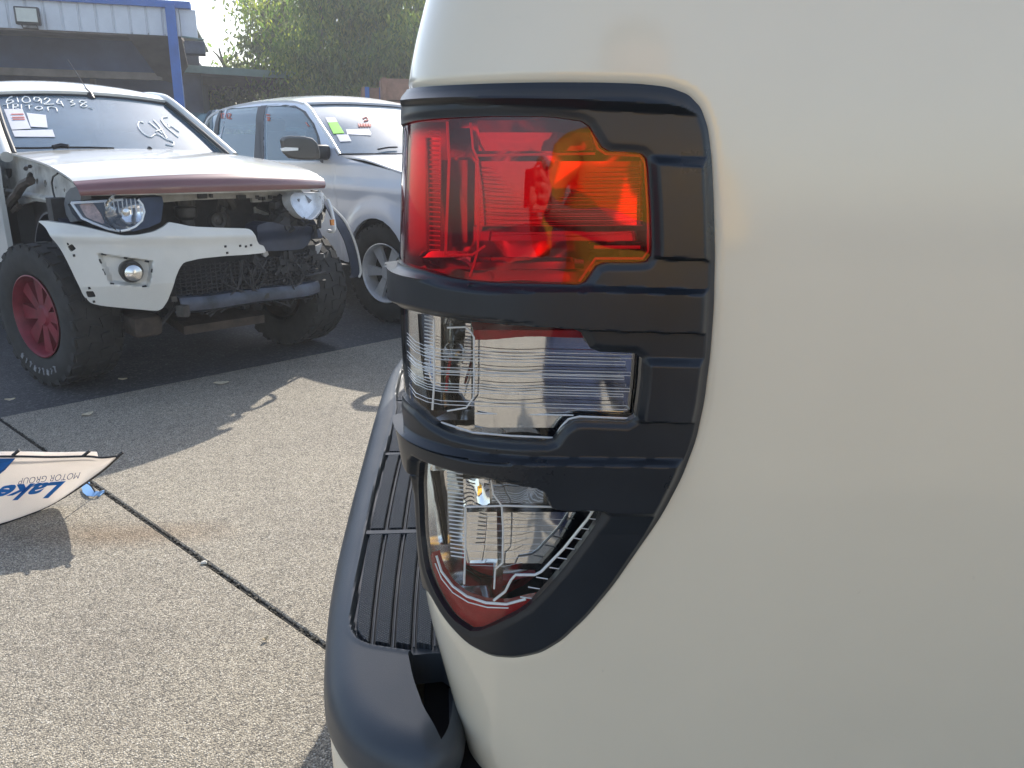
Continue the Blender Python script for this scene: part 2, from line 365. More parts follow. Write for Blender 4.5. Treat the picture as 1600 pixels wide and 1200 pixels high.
def pad_mat():
    m,t,o=nodes('knurled_step_rubber'); p=t.nodes.new('ShaderNodeBsdfPrincipled'); tc=t.nodes.new('ShaderNodeTexCoord'); v=tc.outputs['Object']
    mp=t.nodes.new('ShaderNodeMapping'); mp.inputs['Rotation'].default_value=(0,0,R(45)); mp.inputs['Scale'].default_value=(1,1,.0); L(t,v,mp.inputs['Vector'])
    vo=t.nodes.new('ShaderNodeTexVoronoi'); vo.distance='CHEBYCHEV'; vo.inputs['Scale'].default_value=270.; vo.inputs['Randomness'].default_value=0.; L(t,mp.outputs[0],vo.inputs['Vector'])
    r=ramp(t,vo.outputs['Distance'],[(.2,(.060,.066,.075)),(.48,(.014,.015,.018))]); L(t,r.outputs[0],p.inputs['Base Color']); p.inputs['Roughness'].default_value=.45
    b=t.nodes.new('ShaderNodeBump'); b.inputs['Strength'].default_value=1.; b.inputs['Distance'].default_value=.0016; b.invert=True; L(t,vo.outputs['Distance'],b.inputs['Height']); L(t,b.outputs[0],p.inputs['Normal'])
    L(t,p.outputs[0],o.inputs[0]); return m
M_PAD=pad_mat()
M_RLENS=glassmat('red_lamp_lens',(1.,.065,.10),.015,1.5,.0,(.62,.012,.03,.09))
M_CLENS=glassmat('clear_lamp_lens',(.90,.90,.90),.012,1.5,.0)
M_CHROME=pmat('lamp_chrome',(.90,.89,.87),.055,1.,var=.05,vs=20,bump=.05,bs=25)
M_CHROME2=pmat('soft_chrome',(.70,.70,.69),.2,1.,var=.08,vs=30)
M_REDP=pmat('red_reflector_plastic',(.45,.02,.02),.25,coat=.4,var=.2,vs=60,transl=.3)
M_GUIDE=pmat('light_guide_acrylic',(.92,.92,.90),.08,coat=1.,var=.03)
M_BLACK=pmat('black_trim',(.012,.012,.014),.4)
M_VOID=pmat('gap_shade_black',(.008,.008,.009),.9,spec=.1)  # near-black, carries the shade of the gap beside the bumper
M_DARK=pmat('dark_grime',(.03,.03,.032),.7,var=.5,vs=8,bump=.4,bs=40,bd=.004)
M_DARKMET=pmat('grimy_metal',(.07,.065,.06),.55,.5,var=.5,vs=12,bump=.3,bs=60,bd=.002)
M_RUST=pmat('rusty_brown_steel',(.06,.045,.035),.75,.2,var=.5,vs=14,bump=.4,bs=60,bd=.002)
M_NAVY=pmat('navy_black_plastic',(.025,.035,.06),.35,var=.4,vs=9)
M_BROWN=carpaint('faded_maroon_paint',(.20,.075,.075),.4,dirt=.3)
M_PRIMER=pmat('grubby_inner_panel_paint',(.46,.45,.42),.5,var=.35,vs=9,bump=.15,bs=30,bd=.003)
M_TYRE=pmat('dusty_tyre_rubber',(.030,.029,.028),.8,var=.4,vs=9,bump=.25,bs=120,bd=.001)
M_RIMRED=pmat('scuffed_red_rim',(.20,.015,.03),.45,var=.35,vs=10)
M_ALLOY=pmat('silver_alloy',(.62,.63,.65),.35,.3,var=.12,vs=10)
M_GLASS=glassmat('windscreen_glass',(.50,.57,.62),.02,1.5,.08,(.28,.42,.54,.34))
M_GLASS2=glassmat('tinted_side_glass',(.34,.48,.54),.02,1.5,.06,(.20,.36,.46,.34))
M_PAPER=pmat('white_paper',(.75,.74,.78),.7,var=.05)
M_CHALK=pmat('white_paint_pen',(.85,.86,.85),.6,var=.1)
M_REDINK=pmat('faded_red_ink',(.62,.20,.17),.7)
M_GREEN=pmat('lime_green_card',(.25,.72,.05),.6,var=.05)
M_AMBER=pmat('amber_indicator',(.8,.28,.04),.3,coat=.5)
M_HLENS=glassmat('headlamp_lens',(.88,.90,.93),.02,1.5,.04)
M_INT=pmat('dark_cabin_trim',(.05,.052,.056),.8)
M_FASCIA=pmat('white_cladding',(.66,.68,.72),.5,var=.08,vs=3)
M_BLUE=pmat('royal_blue_steel',(.02,.12,.42),.45,var=.15,vs=4)
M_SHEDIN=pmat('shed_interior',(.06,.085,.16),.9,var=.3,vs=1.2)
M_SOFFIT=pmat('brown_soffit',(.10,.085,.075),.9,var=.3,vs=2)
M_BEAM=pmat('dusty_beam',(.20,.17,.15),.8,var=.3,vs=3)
M_GFASCIA=pmat('grey_green_steel',(.17,.25,.23),.5,var=.15,vs=3)
M_BRICK=pmat('brown_fibreboard',(.30,.17,.12),.8,var=.3,vs=8)
M_FABRIC=pmat('banner_fabric',(.86,.82,.78),.8,var=.04,transl=.5,bump=.1,bs=300)
M_BANBLUE=pmat('banner_blue_print',(.01,.17,.55),.8,var=.05,transl=.15)
M_BANINK=pmat('banner_navy_print',(.03,.06,.22),.8,var=.05)
M_BARK=pmat('grey_bark',(.16,.13,.10),.9,var=.4,vs=5,bump=.5,bs=20,bd=.02)
M_LEAFDRY=pmat('fallen_leaf',(.55,.47,.33),.8,var=.3,vs=30)
M_STRAP=pmat('pale_blue_strap',(.22,.42,.75),.6,var=.15)
M_HIVIS=pmat('hi_vis_orange_fabric',(.84,.50,.06),.8,var=.08,vs=10,bump=.3,bs=12,bd=.01)
M_TROUS=pmat('navy_cotton',(.02,.03,.07),.9,var=.2,vs=10,bump=.3,bs=12,bd=.01)
M_SKIN=pmat('skin',(.50,.30,.21),.5,var=.1)
M_HAIR=pmat('brown_hair',(.05,.03,.02),.6)
def leafmat(name,a,b,c):
    m,t,o=nodes(name); gi=t.nodes.new('ShaderNodeNewGeometry'); n=nz(t,.8,4)
    mx0=t.nodes.new('ShaderNodeMath'); mx0.operation='ADD'; L(t,n.outputs['Fac'],mx0.inputs[0])
    ms=t.nodes.new('ShaderNodeMath'); ms.operation='MULTIPLY_ADD'; ms.inputs[1].default_value=.5; ms.inputs[2].default_value=-.25; L(t,gi.outputs['Random Per Island'],ms.inputs[0]); L(t,ms.outputs[0],mx0.inputs[1])
    r=ramp(t,mx0.outputs[0],[(.25,a),(.5,b),(.8,c)])
    d=t.nodes.new('ShaderNodeBsdfPrincipled'); d.inputs['Roughness'].default_value=.55; L(t,r.outputs[0],d.inputs['Base Color'])
    tr=t.nodes.new('ShaderNodeBsdfTranslucent'); br=t.nodes.new('ShaderNodeMixRGB'); br.blend_type='MULTIPLY'; br.inputs[0].default_value=1; L(t,r.outputs[0],br.inputs[1]); br.inputs[2].default_value=(2.8,2.7,1.4,1); L(t,br.outputs[0],tr.inputs[0])
    mx=t.nodes.new('ShaderNodeMixShader'); mx.inputs[0].default_value=.6; L(t,d.outputs[0],mx.inputs[1]); L(t,tr.outputs[0],mx.inputs[2]); L(t,mx.outputs[0],o.inputs[0]); return m
M_LEAF1=leafmat('gum_leaves',(.055,.075,.055),(.095,.12,.085),(.16,.175,.11))
M_LEAF2=leafmat('wattle_leaves',(.04,.085,.035),(.085,.145,.05),(.20,.23,.07))
# ------------------------------------------------------------------ ground
GS=90.
mesh('asphalt_ground',[(-GS,-GS,-.012),(GS,-GS,-.012),(GS,GS,-.012),(-GS,GS,-.012)],[(0,1,2,3)],M_ASPH,smooth=False,kind='structure',label='dark old asphalt under the parked vehicles')
g0=onz(2,651,0)[:2]; g1=onz(619,528,0)[:2]; ge=(g1-g0)/np.linalg.norm(g1-g0); gn=np.array([ge[1],-ge[0]])
j0=onz(0,655,0)[:2]; j1=onz(500,1005,0)[:2]
print('edge dir',ge,'joint dir',(j1-j0)/np.linalg.norm(j1-j0))
jd=(j1-j0)/np.linalg.norm(j1-j0)
def slabpt(a,b,z): # a along edge from joint, b away from the edge along the joint
    p=g0+ge*a+jd*b; return (p[0],p[1],z)
A0=float(np.dot(j0-g0,ge)); A0=A0-float(np.dot(jd,ge))*0
yard=mesh('concrete_yard',[slabpt(-16,.02,-.009),slabpt(18,.02,-.009),slabpt(18,24,-.009),slabpt(-16,24,-.009)],[(0,1,2,3)],M_SOIL,smooth=False,kind='structure',label='pale exposed aggregate concrete yard with dark joints')
SL=5.2; gap=.008
for ia in range(-3,3):
    for ib in range(0,4):
        a0=A0+ia*SL+gap; a1=A0+(ia+1)*SL-gap; b0=ib*SL+gap; b1=(ib+1)*SL-gap; bv=.005
        V=[slabpt(a0,b0,-.0085),slabpt(a1,b0,-.0085),slabpt(a1,b1,-.0085),slabpt(a0,b1,-.0085),slabpt(a0,b0,-.004),slabpt(a1,b0,-.004),slabpt(a1,b1,-.004),slabpt(a0,b1,-.004),
           slabpt(a0+bv,b0+bv,0),slabpt(a1-bv,b0+bv,0),slabpt(a1-bv,b1-bv,0),slabpt(a0+bv,b1-bv,0)]
        mesh('concrete_slab',V,[(0,1,5,4),(1,2,6,5),(2,3,7,6),(3,0,4,7),(4,5,9,8),(5,6,10,9),(6,7,11,10),(7,4,8,11),(8,9,10,11)][::1],M_CONC,yard,smooth=False)
# grit and weeds lodged in the joint, one crumbly strip
mb=MB(); rng=random.Random(3)
for k in range(700):
    b=rng.random()*5.; a=A0+rng.gauss(0,.006); s=.0018+.0035*rng.random()**2
    x,y,z=slabpt(a,b,-.006+.004*rng.random()); mb.box((x,y,z),(s*2,s*1.6,s*1.3),rz=rng.random()*3,rx=rng.random())
mb.build('joint_grit',pmat('dark_grit',(.06,.055,.045),.9,var=.6,vs=60),yard,smooth=False,kind='stuff')

# ------------------------------------------------------------------ FOREGROUND PICKUP: skin parametrisation
LA,LB,LN=.135,.125,2.35; WID=1.82
th=np.linspace(0,math.pi/2,61)
cxs=LA*(1-np.sin(th)**(2/LN)); cys=LB*(1-np.cos(th)**(2/LN))
px_=np.concatenate([[4.],cxs,cxs[::-1],[4.]]); py_=np.concatenate([[0.],cys,WID-cys[::-1],[WID]])
tx=np.gradient(px_);ty=np.gradient(py_)
def _nrm():
    n=len(px_); N=np.zeros((n,2))
    for i in range(n):
        a=np.array([px_[min(i+1,n-1)]-px_[max(i-1,0)],py_[min(i+1,n-1)]-py_[max(i-1,0)]])
        if i<=1: a=np.array([-1.,0]) if i==0 else a
        a/=np.linalg.norm(a)+1e-12; N[i]=(a[1],-a[0])
    N[0]=(0,-1);N[1]=(0,-1);N[-1]=(0,1);N[-2]=(0,1)
    N=-np.array([[q[0],q[1]] for q in N]) if N[30] @ np.array([-1,-1])<0 else N
    return N
PN=_nrm()
PN[0]=PN[1]=(0,-1);PN[-1]=PN[-2]=(0,1)
sl_=np.concatenate([[0],np.cumsum(np.hypot(np.diff(px_),np.diff(py_)))]); S_=-(sl_-sl_[1])  # s=0 where the corner starts; s>0 forward
o_=np.argsort(S_); S_,PX,PY,NX,NY=S_[o_],px_[o_],py_[o_],PN[o_,0],PN[o_,1]
# rearmost line of the body, read off the silhouette
SILT=[(676,-60),(662,0),(646,60),(634,130),(630,200),(627,300),(625,400),(626,480),(628,560),(633,620),(642,690),(652,750),(656,830),(659,900),(666,950),(690,1040),(712,1120),(735,1200)]
_t=np.array([ony(x,y,.10)[[0,2]] for x,y in SILT]); _t=_t[np.argsort(_t[:,1])]
_zs=np.concatenate([[_t[0,1]-.3],_t[:,1]]); _xs=np.concatenate([[_t[0,0]+.05],_t[:,0]])
_fz=np.linspace(_zs[0],_zs[-1],200); _fx=np.interp(_fz,_zs,_xs)
_ker=np.hanning(17); _ker/=_ker.sum(); _pad=np.pad(_fx,8,mode='reflect',reflect_type='odd'); _fx=np.convolve(_pad,_ker,'valid')
def Xr(z): return np.interp(z,_fz,_fx)
def Ys(z): return .085*(np.asarray(z)-1.08)**2
def SK(s,z,off):
    s=np.asarray(s,float);z=np.asarray(z,float);off=np.asarray(off,float)
    return np.stack([Xr(z)+np.interp(s,S_,PX)+np.interp(s,S_,NX)*off, Ys(z)*(1-2*(s<-WID*.5-.2))+np.interp(s,S_,PY)+np.interp(s,S_,NY)*off, z],-1)
def unp(x,y,off=0.):
    """pixel -> (s,z) on the skin lifted by off"""
    r=ray(x,y); ts=np.linspace(.3,1.3,4001); P=CP+ts[:,None]*r
    # nearest s: for each point compute signed implicit
    X=P[:,0]-Xr(P[:,2]); Y=P[:,1]-Ys(P[:,2]); a=LA+0*X
    u=np.clip((LA-X)/(LA+off),0,None); v=np.clip((LB-Y)/(LB+off),0,None)
    g=np.where(X>LA,(LB-Y)/(LB+off)-1,(u**LN+v**LN)-1)
    k=np.argmax((g<0))
    if g[k]>=0: k=int(np.argmin(g))
    X,Y,z=X[k],Y[k],P[k,2]
    if X>LA: return (X-LA,z)
    t=math.atan2(max(0,(LA-X)/(LA+off))**(LN/2),max(1e-9,(LB-Y)/(LB+off))**(LN/2)); 
    return (float(np.interp(-t,-th[::-1],S_[(S_<=1e-9)&(S_>-.5)][-61:]) if False else np.interp(t,th,-(sl_[1:62]-sl_[1]))),z)
def zat(y,x=640,Y=.12): return float(ony(x,y,Y)[2])
def UP(pts,off=0.):
    out=[]
    for p in pts:
        if p[0] is None: out.append((p[2] if len(p)>2 else -.23,zat(p[1])))
        else: out.append(unp(p[0],p[1],off))
    return np.array(out)
truck=empty('pickup_truck',(0,0,0),label='white pickup truck seen close up with black tail lamp cover and step bumper',cat='pickup truck')
OUT=UP([(None,141),(640,137),(690,133),(760,130),(850,128),(930,128),(1000,130),(1045,135),(1078,147),(1098,168),(1109,200),(1115,250),(1118,320),(1120,400),(1118,480),(1112,560),(1103,630),(1090,690),(1068,748),(1036,808),(1000,860),(960,918),(920,966),(880,1004),(845,1024),(805,1032),(765,1029),(725,1008),(694,974),(670,932),(None,895,-.165),(None,800,-.19),(None,600),(None,300)],.006)
OUTs=chaikin(OUT,2)
W1=chaikin(UP([(None,200,-.215),(660,187),(700,184),(780,181),(860,182),(917,190),(945,236),(1001,238),(1012,249),(1017,330),(1019,398),(1010,411),(936,411),(912,446),(850,444),(750,441),(700,434),(660,421),(None,404,-.215)],.004),1)
W2=chaikin(UP([(None,474,-.215),(650,486),(700,497),(770,505),(840,510),(905,514),(925,549),(1003,552),(1000,600),(992,660),(900,656),(880,668),(862,692),(800,690),(740,684),(700,674),(670,657),(648,636),(None,606,-.215)],.004),1)
W3=chaikin(UP([(657,716),(690,731),(720,739),(780,749),(845,758),(858,791),(936,796),(942,802),(882,886),(842,931),(818,953),(740,989),(706,966),(682,930),(664,885),(657,830),(654,765)],.004),1)
zc=lambda y:float(ony(1060,y,0)[2])
HZ=[(100,.002),(132,.003),(140,.006),(150,.010),(166,.014),(180,.006),(188,.006),(246,.006),(259,.012),(400,.013),(406,.006),(449,.007),(458,.017),(512,.017),(518,.008),(556,.008),(566,.013),(651,.014),(657,.007),(711,.008),(723,.018),(786,.017),(800,.010),(830,.007),(1040,.006)]
_hz=np.array([(zc(y),h) for y,h in HZ])[::-1]
S1060=unp(1060,450,.008)[0]
def cover_h(s,z):
    ze=z+.035*(np.clip(s,-.1,1)-S1060)
    h=np.interp(ze,_hz[:,0],_hz[:,1]); h=.0035+(h-.004)*1.25
    # bars swell where they cross the wrap-round corner
    bar=(h>.0175)&(ze<zc(440)); h=np.where(bar,h-.0055*sstep(-s,-.02,.12),h)
    dw=np.minimum(np.minimum(sdf(s,z,W1),sdf(s,z,W2)),sdf(s,z,W3))
    dv=np.abs(dw)
    rim=sstep(dv,.0,.0075)
    bars=np.clip((h-.0155)/.004,0,1)
    h=.0045+(h-.0045)*np.maximum(rim,bars*sstep(dv,.0,.0025))
    h=np.where(bar|(bars>.3),h,np.minimum(h,.0022+.02*sstep(s,-.20,-.11)))
    do=-sdf(s,z,OUTs); h=.001+(np.minimum(h,.006+.011*sstep(do,.004,.016)+.0*h)-.001)*sstep(do,-.002,.007)
    return h
cover=shell('lamp_cover',SK,OUTs,M_COVER,truck,cell=.00125,holes=[W1,W2,W3],hfn=cover_h,base=-.005,angle=50)
# ---- body skin with the lamp aperture
ss=np.concatenate([np.linspace(-2.5,-.30,60)[:-1],np.arange(-.30,.36,.0035),np.linspace(.36,2.6,60)[1:]])
zz=np.concatenate([np.linspace(.46,.70,30)[:-1],np.arange(.70,1.46,.004),np.linspace(1.46,1.5,6)[1:]])
HOLE=OUTs+0
cen=HOLE.mean(0)
A_,B_=np.meshgrid(ss,zz,indexing='ij')
def body_h(s,z):
    d=sdf(s,z,OUTs); return -.0045*(1-sstep(d,-.004,.006))+.0
phi=np.maximum(-(sdf(A_,B_,OUTs)+.005), -1e9)
frame_=np.array([(-2.48,.47),(2.58,.47),(2.58,1.498),(-2.48,1.498)])
phi=np.maximum(phi,sdf(A_,B_,frame_))
V_,F_,bd_=msq(ss,zz,phi); T_=SK(V_[:,0],V_[:,1],body_h(V_[:,0],V_[:,1]))
body=mesh('body_shell',T_,F_,M_WHITE,truck,angle=60)
# unseen lid added above the frame to keep light out of the tub
ring=[SK(s,1.498,0) for s in np.concatenate([np.linspace(-2.45,-.3,40),np.linspace(-.29,.3,40),np.linspace(.31,2.55,20)])]
mb=MB(); rings=[]
for k,(inn,dz) in enumerate([(0,0),(.012,.05),(.03,.09),(.07,.12),(.2,.135)]):
    cx_,cy_=1.3,WID/2
    rings.append([( q[0]+(inn if q[0]<.6 else 0), q[1]+(inn if q[1]<cy_-.3 else (-inn if q[1]>cy_+.3 else 0)), q[2]+dz) for q in ring])
mb.grid(np.array(rings)); n=len(ring); mb.add(rings[-1],[tuple(range(n))]); mb.build('added_tub_lid',M_WHITE,truck,angle=50)
# wheel of the pickup, out of frame but carrying it
def make_wheel(parent,c,r,wd,rimr,rimmat,rz=0.,face=-1,style='spoke',tread=24,nsp=6,letters=False,rear=False):
    """part: tyre; sub-parts rim... axis along local Y, outer face towards -Y*"""
    rot=Matrix.Rotation(rz,3,'Z'); e=.5*wd
    mb=MB(); pr=[(rimr*.98,-e*.80),(rimr+.012,-e*.90),(rimr+.03,-e*.97),((r+rimr)*.5,-e*1.0),(r*.93,-e*.97),(r*.97,-e*.88),(r*.985,-e*.70),(r*.985,e*.70),(r*.97,e*.88),(r*.93,e*.97),((r+rimr)*.5,e),(rimr+.03,e*.97),(rimr*.98,e*.8)]
    mb.lathe(pr,48,'Y',c,rot)
    for k in range(tread):
        a=2*math.pi*k/tread
        for lane,(y,wy) in enumerate(((-.72,.34),(-.24,.36),(.24,.36),(.72,.34))):
            aa=a+(lane%2)*math.pi/tread; m=Matrix.Rotation(aa,3,'Y'); hh=r*.03
            cc=m@Vector((r*.985,y*e,0)); L_=2*math.pi*r/tread*.62
            q=MB(); q.box((0,0,0),(hh,wy*e,L_),rx=.25*(-1)**lane)
            mb.add([rot@(m@Vector(p)+cc)+Vector(c) for p in q.v],q.f)
        # side lugs
        m=Matrix.Rotation(a,3,'Y')
        for sgn in(-1,1):
            cc=m@Vector((r*.945,sgn*e*.95,0)); q=MB(); q.box((0,0,0),(r*.07,e*.06,2*math.pi*r/tread*.5)); mb.add([rot@(m@Vector(p)+cc)+Vector(c) for p in q.v],q.f)
    ty=mb.build('tyre',M_TYRE,parent,angle=35)
    rm=MB(); f=face
    rm.lathe([(rimr*1.0,f*e*.93),(rimr*.97,f*e*.95),(rimr*.93,f*e*.86),(rimr*.90,f*e*.5),(rimr*.86,f*e*.1),(rimr*.88,-f*e*.8)],40,'Y',c,rot)
    if style=='spoke':
        for k in range(nsp):
            m=Matrix.Rotation(2*math.pi*k/nsp,3,'Y'); q=MB()
            q.add([(x,y,z) for y in(f*e*.62,f*e*.40) for x,z in((rimr*.22,-rimr*.10),(rimr*.92,-rimr*.19),(rimr*.92,rimr*.19),(rimr*.22,rimr*.10))],[(0,1,2,3),(7,6,5,4),(0,4,5,1),(1,5,6,2),(2,6,7,3),(3,7,4,0)])
            rm.add([rot@(m@Vector(p))+Vector(c) for p in q.v],q.f)
        rm.lathe([(.001,f*e*.70),(rimr*.2,f*e*.70),(rimr*.26,f*e*.62),(rimr*.28,f*e*.35)],24,'Y',c,rot)
    else:
        rm.lathe([(.001,f*e*.45),(rimr*.28,f*e*.45),(rimr*.30,f*e*.25),(rimr*.62,f*e*.22),(rimr*.68,f*e*.05),(rimr*.88,f*e*.0)],32,'Y',c,rot)
    rim=rm.build('rim',rimmat,ty,angle=35)
    bk=MB(); bk.lathe([(.001,f*e*.05),(rimr*.86,f*e*.02),(rimr*.86,-f*e*.1),(.001,-f*e*.12)],28,'Y',c,rot); bk.build('brake_disc',M_DARKMET,ty)
    return ty
make_wheel(truck,(1.15,.16,.39),.39,.26,.24,M_ALLOY,face=-1); make_wheel(truck,(1.15,WID-.16,.39),.39,.26,.24,M_ALLOY,face=1)
mb=MB(); mb.box((1.3,.91,.56),(2.4,1.5,.12)); mb.box((1.15,.91,.39),(.14,1.5,.14)); mb.build('chassis_rail',M_DARK,truck,smooth=False)

# ------------------------------------------------------------------ tail lamp
def lens(name,poly,mat,parent,off=.0012,grow=.004,cell=.0035,**k):
    return shell(name,SK,poly,mat,parent,cell=cell,grow=grow,hfn=lambda a,b:np.full(len(a),off),base=off-.003,angle=60,**k)
# housing: moulded dark back wall following the skin
hous_out=OUTs.copy()
def hous_h(s,z): return -.046+.006*np.sin(np.asarray(s)*60)*np.sin(np.asarray(z)*45)+.03*sstep(-np.minimum(np.minimum(np.abs(z-zc(470)),np.abs(z-zc(735))),1),-.02,-.004)
lamp=shell('tail_lamp',SK,OUTs,M_CHROME2,truck,cell=.006,grow=-.004,hfn=hous_h,base=-.004)
red=lens('red_lens',W1,M_RLENS,lamp); clr=lens('clear_lens',W2,M_CLENS,lamp); clr2=lens('clear_lens',W3,M_CLENS,lamp)
def px2(x,y,off): return SK(*unp(x,y,off),off)
def strip(mb,rowsA,rowsB):
    """quad strip between two 3D polylines"""
    mb.grid(np.stack([np.array(rowsA),np.array(rowsB)]))
def facet(mb,xa,xb,ya,yb,oa,ob,n=10,yl=0.,wav=0.,nv=5,seed=0):
    """reflector face from pixel row ya (depth oa) to row yb (depth ob), x range xa..xb; follows the skin"""
    rr=random.Random(seed); ph=[rr.random()*6 for _ in range(4)]
    P=np.zeros((nv,n,3))
    for i in range(nv):
        t=i/(nv-1)
        for j in range(n):
            u=j/(n-1); x=xa+(xb-xa)*u; y=ya+(yb-ya)*t+yl*(x-xa); off=oa+(ob-oa)*t+wav*(math.sin(u*7+ph[0])*math.sin(t*3+ph[1])+.5*math.sin(u*13+ph[2]+2*t))
            P[i,j]=px2(x,y,off)
    mb.grid(P)
# red chamber reflectors: slats tilted so that they look down at the yard
mb=MB()
facet(mb,752,925,188,207,-.040,-.014,seed=1)            # upper shelf, faces up
facet(mb,752,932,207,236,-.016,-.0195,wav=.0006,seed=2)
facet(mb,745,1026,252,352,-.012,-.0195,wav=.0009,n=30,nv=16,seed=3)
facet(mb,745,1008,354,376,-.030,-.026,wav=.0004,seed=4)
facet(mb,660,912,402,420,-.018,-.026,seed=5,wav=.0004)
facet(mb,730,900,422,440,-.016,-.030,seed=6,wav=.0006)
facet(mb,920,1006,378,408,-.012,-.024,seed=8,wav=.0005)
facet(mb,640,735,392,402,-.020,-.016,seed=9)
mb.build('reflector',M_CHROME,lamp,angle=25)
mb=MB()
facet(mb,690,735,250,385,-.030,-.042,seed=7,wav=.001,n=6); facet(mb,645,690,215,410,-.020,-.026,seed=10,wav=.0008,n=6); facet(mb,700,740,200,246,-.03,-.02,seed=11,n=5)
mb.build('side_reflector',M_CHROME2,lamp,angle=25)
# moulded edges inside the red chamber
mb=MB()
def rod(mb,pts,r,off,n=6):
    mb.tube([px2(x,y,off) for x,y in pts],r,n)
rod(mb,[(737,192),(740,215),(741,232),(749,250),(750,300),(749,390),(742,415),(736,432)],.0012,-.010)
rod(mb,[(700,190),(703,250),(700,330),(697,400)],.0014,-.008)
rod(mb,[(745,243),(930,240)],.0012,-.012); rod(mb,[(920,190),(934,232),(946,240),(1000,243),(1008,255),(1013,330),(1013,392),(1004,404),(930,404),(905,440)],.0014,-.006)
rod(mb,[(928,386),(1000,386)],.0016,-.008); rod(mb,[(700,398),(740,398),(760,384)],.0012,-.008)
for k in range(26): rod(mb,[(672,205+k*7.4),(688,206+k*7.4)],.0007,-.006,4)
for k in range(15): rod(mb,[(750,263+k*6.3+(k%3)),(1004,262+k*6.3+(k%4))],.00035,-.010,3)
mb.build('lens_moulding',M_GUIDE,lamp,angle=40)
# clear middle chamber
mb=MB()
facet(mb,690,742,505,640,-.036,-.034,seed=12,wav=.0012,n=6,nv=8); facet(mb,744,1022,520,668,-.0125,-.0115,seed=13,wav=.0005,n=26,nv=12)
facet(mb,690,880,656,690,-.018,-.030,seed=14,wav=.0006); facet(mb,640,690,490,640,-.016,-.022,seed=15,wav=.0008,n=5)
mb.build('reflector',M_CHROME,lamp,angle=25)
mb=MB(); facet(mb,742,905,503,516,-.034,-.010,seed=16); facet(mb,742,912,516,531,-.010,-.013,seed=17); mb.build('red_reflection_ledge',M_REDP,lamp)  # red colour stands in for the red plate's reflection along the chamber top
mb=MB()
U=[(554,560,988),(565,570,977),(582,587,985),(589,593,975),(607,612,984),(616,620,974),(634,640,980)]
for a,b,xe in U:
    dl=14
    left=[(636,a-34),(650,a-20),(668,a-12),(690,a-8),(742,a-6)]
    rod(mb,left+[(850,a-3),(xe,a),(xe,b),(850,b-3)]+[(x,y+(b-a)) for x,y in left[::-1]],.0004,-.004,4)
rod(mb,[(700,512),(728,511),(735,516),(742,527),(742,600),(741,622),(730,637),(700,642)],.0009,-.006)
rod(mb,[(1003,556),(1000,600),(993,654),(905,651),(888,655),(876,668),(864,688)],.0011,-.003)
rod(mb,[(690,660),(740,676),(800,681),(866,684)],.0011,-.004); rod(mb,[(700,668),(760,684),(858,688)],.0008,-.004)
rod(mb,[(744,646),(896,649)],.0008,-.008)
for k in range(18): rod(mb,[(664,494+k*5.6),(677,497+k*5.6)],.0007,-.005,4)
rod(mb,[(679,498),(679,600),(676,640)],.0012,-.005)
mb.build('light_guide',M_GUIDE,lamp,angle=40)
mb=MB(); p=Vector(px2(712,553,-.022)); mb.lathe([(.001,-.014),(.007,-.012),(.011,-.004),(.011,.006),(.006,.016)],16,'Y',p); mb.build('bulb',M_HLENS,lamp)
mb=MB(); mb.tube([px2(706,560,-.018),px2(702,580,-.018),px2(699,610,-.019)],.0016,6); mb.build('red_wire',M_REDP,lamp)
# lower chamber
mb=MB()
facet(mb,724,782,800,890,-.030,-.024,seed=20,wav=.0007,n=8,nv=8); facet(mb,790,925,800,880,-.029,-.025,seed=21,wav=.0006,n=14,nv=8)
facet(mb,726,768,748,792,-.020,-.012,seed=22,wav=.0016,n=12,nv=8); facet(mb,772,850,756,786,-.012,-.022,seed=23,wav=.001,n=12)
facet(mb,726,775,880,915,-.020,-.030,seed=24,n=6); facet(mb,790,850,890,940,-.020,-.028,seed=25,n=6); facet(mb,664,700,735,850,-.014,-.018,seed=26,wav=.0004,n=6,nv=8)
mb.build('reflector',M_CHROME,lamp,angle=25)
mb=MB()
rod(mb,[(768,750),(772,772),(785,790),(787,830),(786,880),(775,889),(773,920)],.0010,-.005)
rod(mb,[(926,798),(917,812),(880,858),(846,893),(836,898),(806,898),(799,906),(790,924),(772,938)],.0014,-.003)
rod(mb,[(730,792),(790,790),(865,792),(925,797)],.0011,-.004); rod(mb,[(728,790),(728,850),(726,912)],.0012,-.005)
rod(mb,[(922,800),(930,796)],.0012,-.003)
for k in range(9):
    x=917-k*12.5-(k>5)*8; y=812+k*15.3
    rod(mb,[(x+4,y-2),(x+22,y+1)],.0007,-.0025,4)
for k in range(22): rod(mb,[(699+k*.3,738+k*6.2),(724+k*.1,741+k*6.2)],.0008,-.005,4)
for k in range(8): rod(mb,[(735,806+k*11),(790,808+k*11),(880-k*9,812+k*9.5)],.0003,-.006,3)
rod(mb,[(682,868),(690,893),(708,916),(730,932),(760,942),(792,944),(822,936)],.0014,-.0025)
rod(mb,[(680,880),(690,904),(708,926),(732,941),(762,949),(795,950)],.0007,-.0025)
mb.build('light_guide',M_GUIDE,lamp,angle=40)
REDPOLY=UP([(676,862),(684,886),(700,910),(724,929),(756,940),(795,942),(820,936),(842,931),(818,953),(740,989),(706,966),(682,930),(668,890)],-.004)
shell('red_reflector',SK,REDPOLY,M_REDP,lamp,cell=.003,hfn=lambda a,b:np.full(len(a),-.0035),base=-.012)

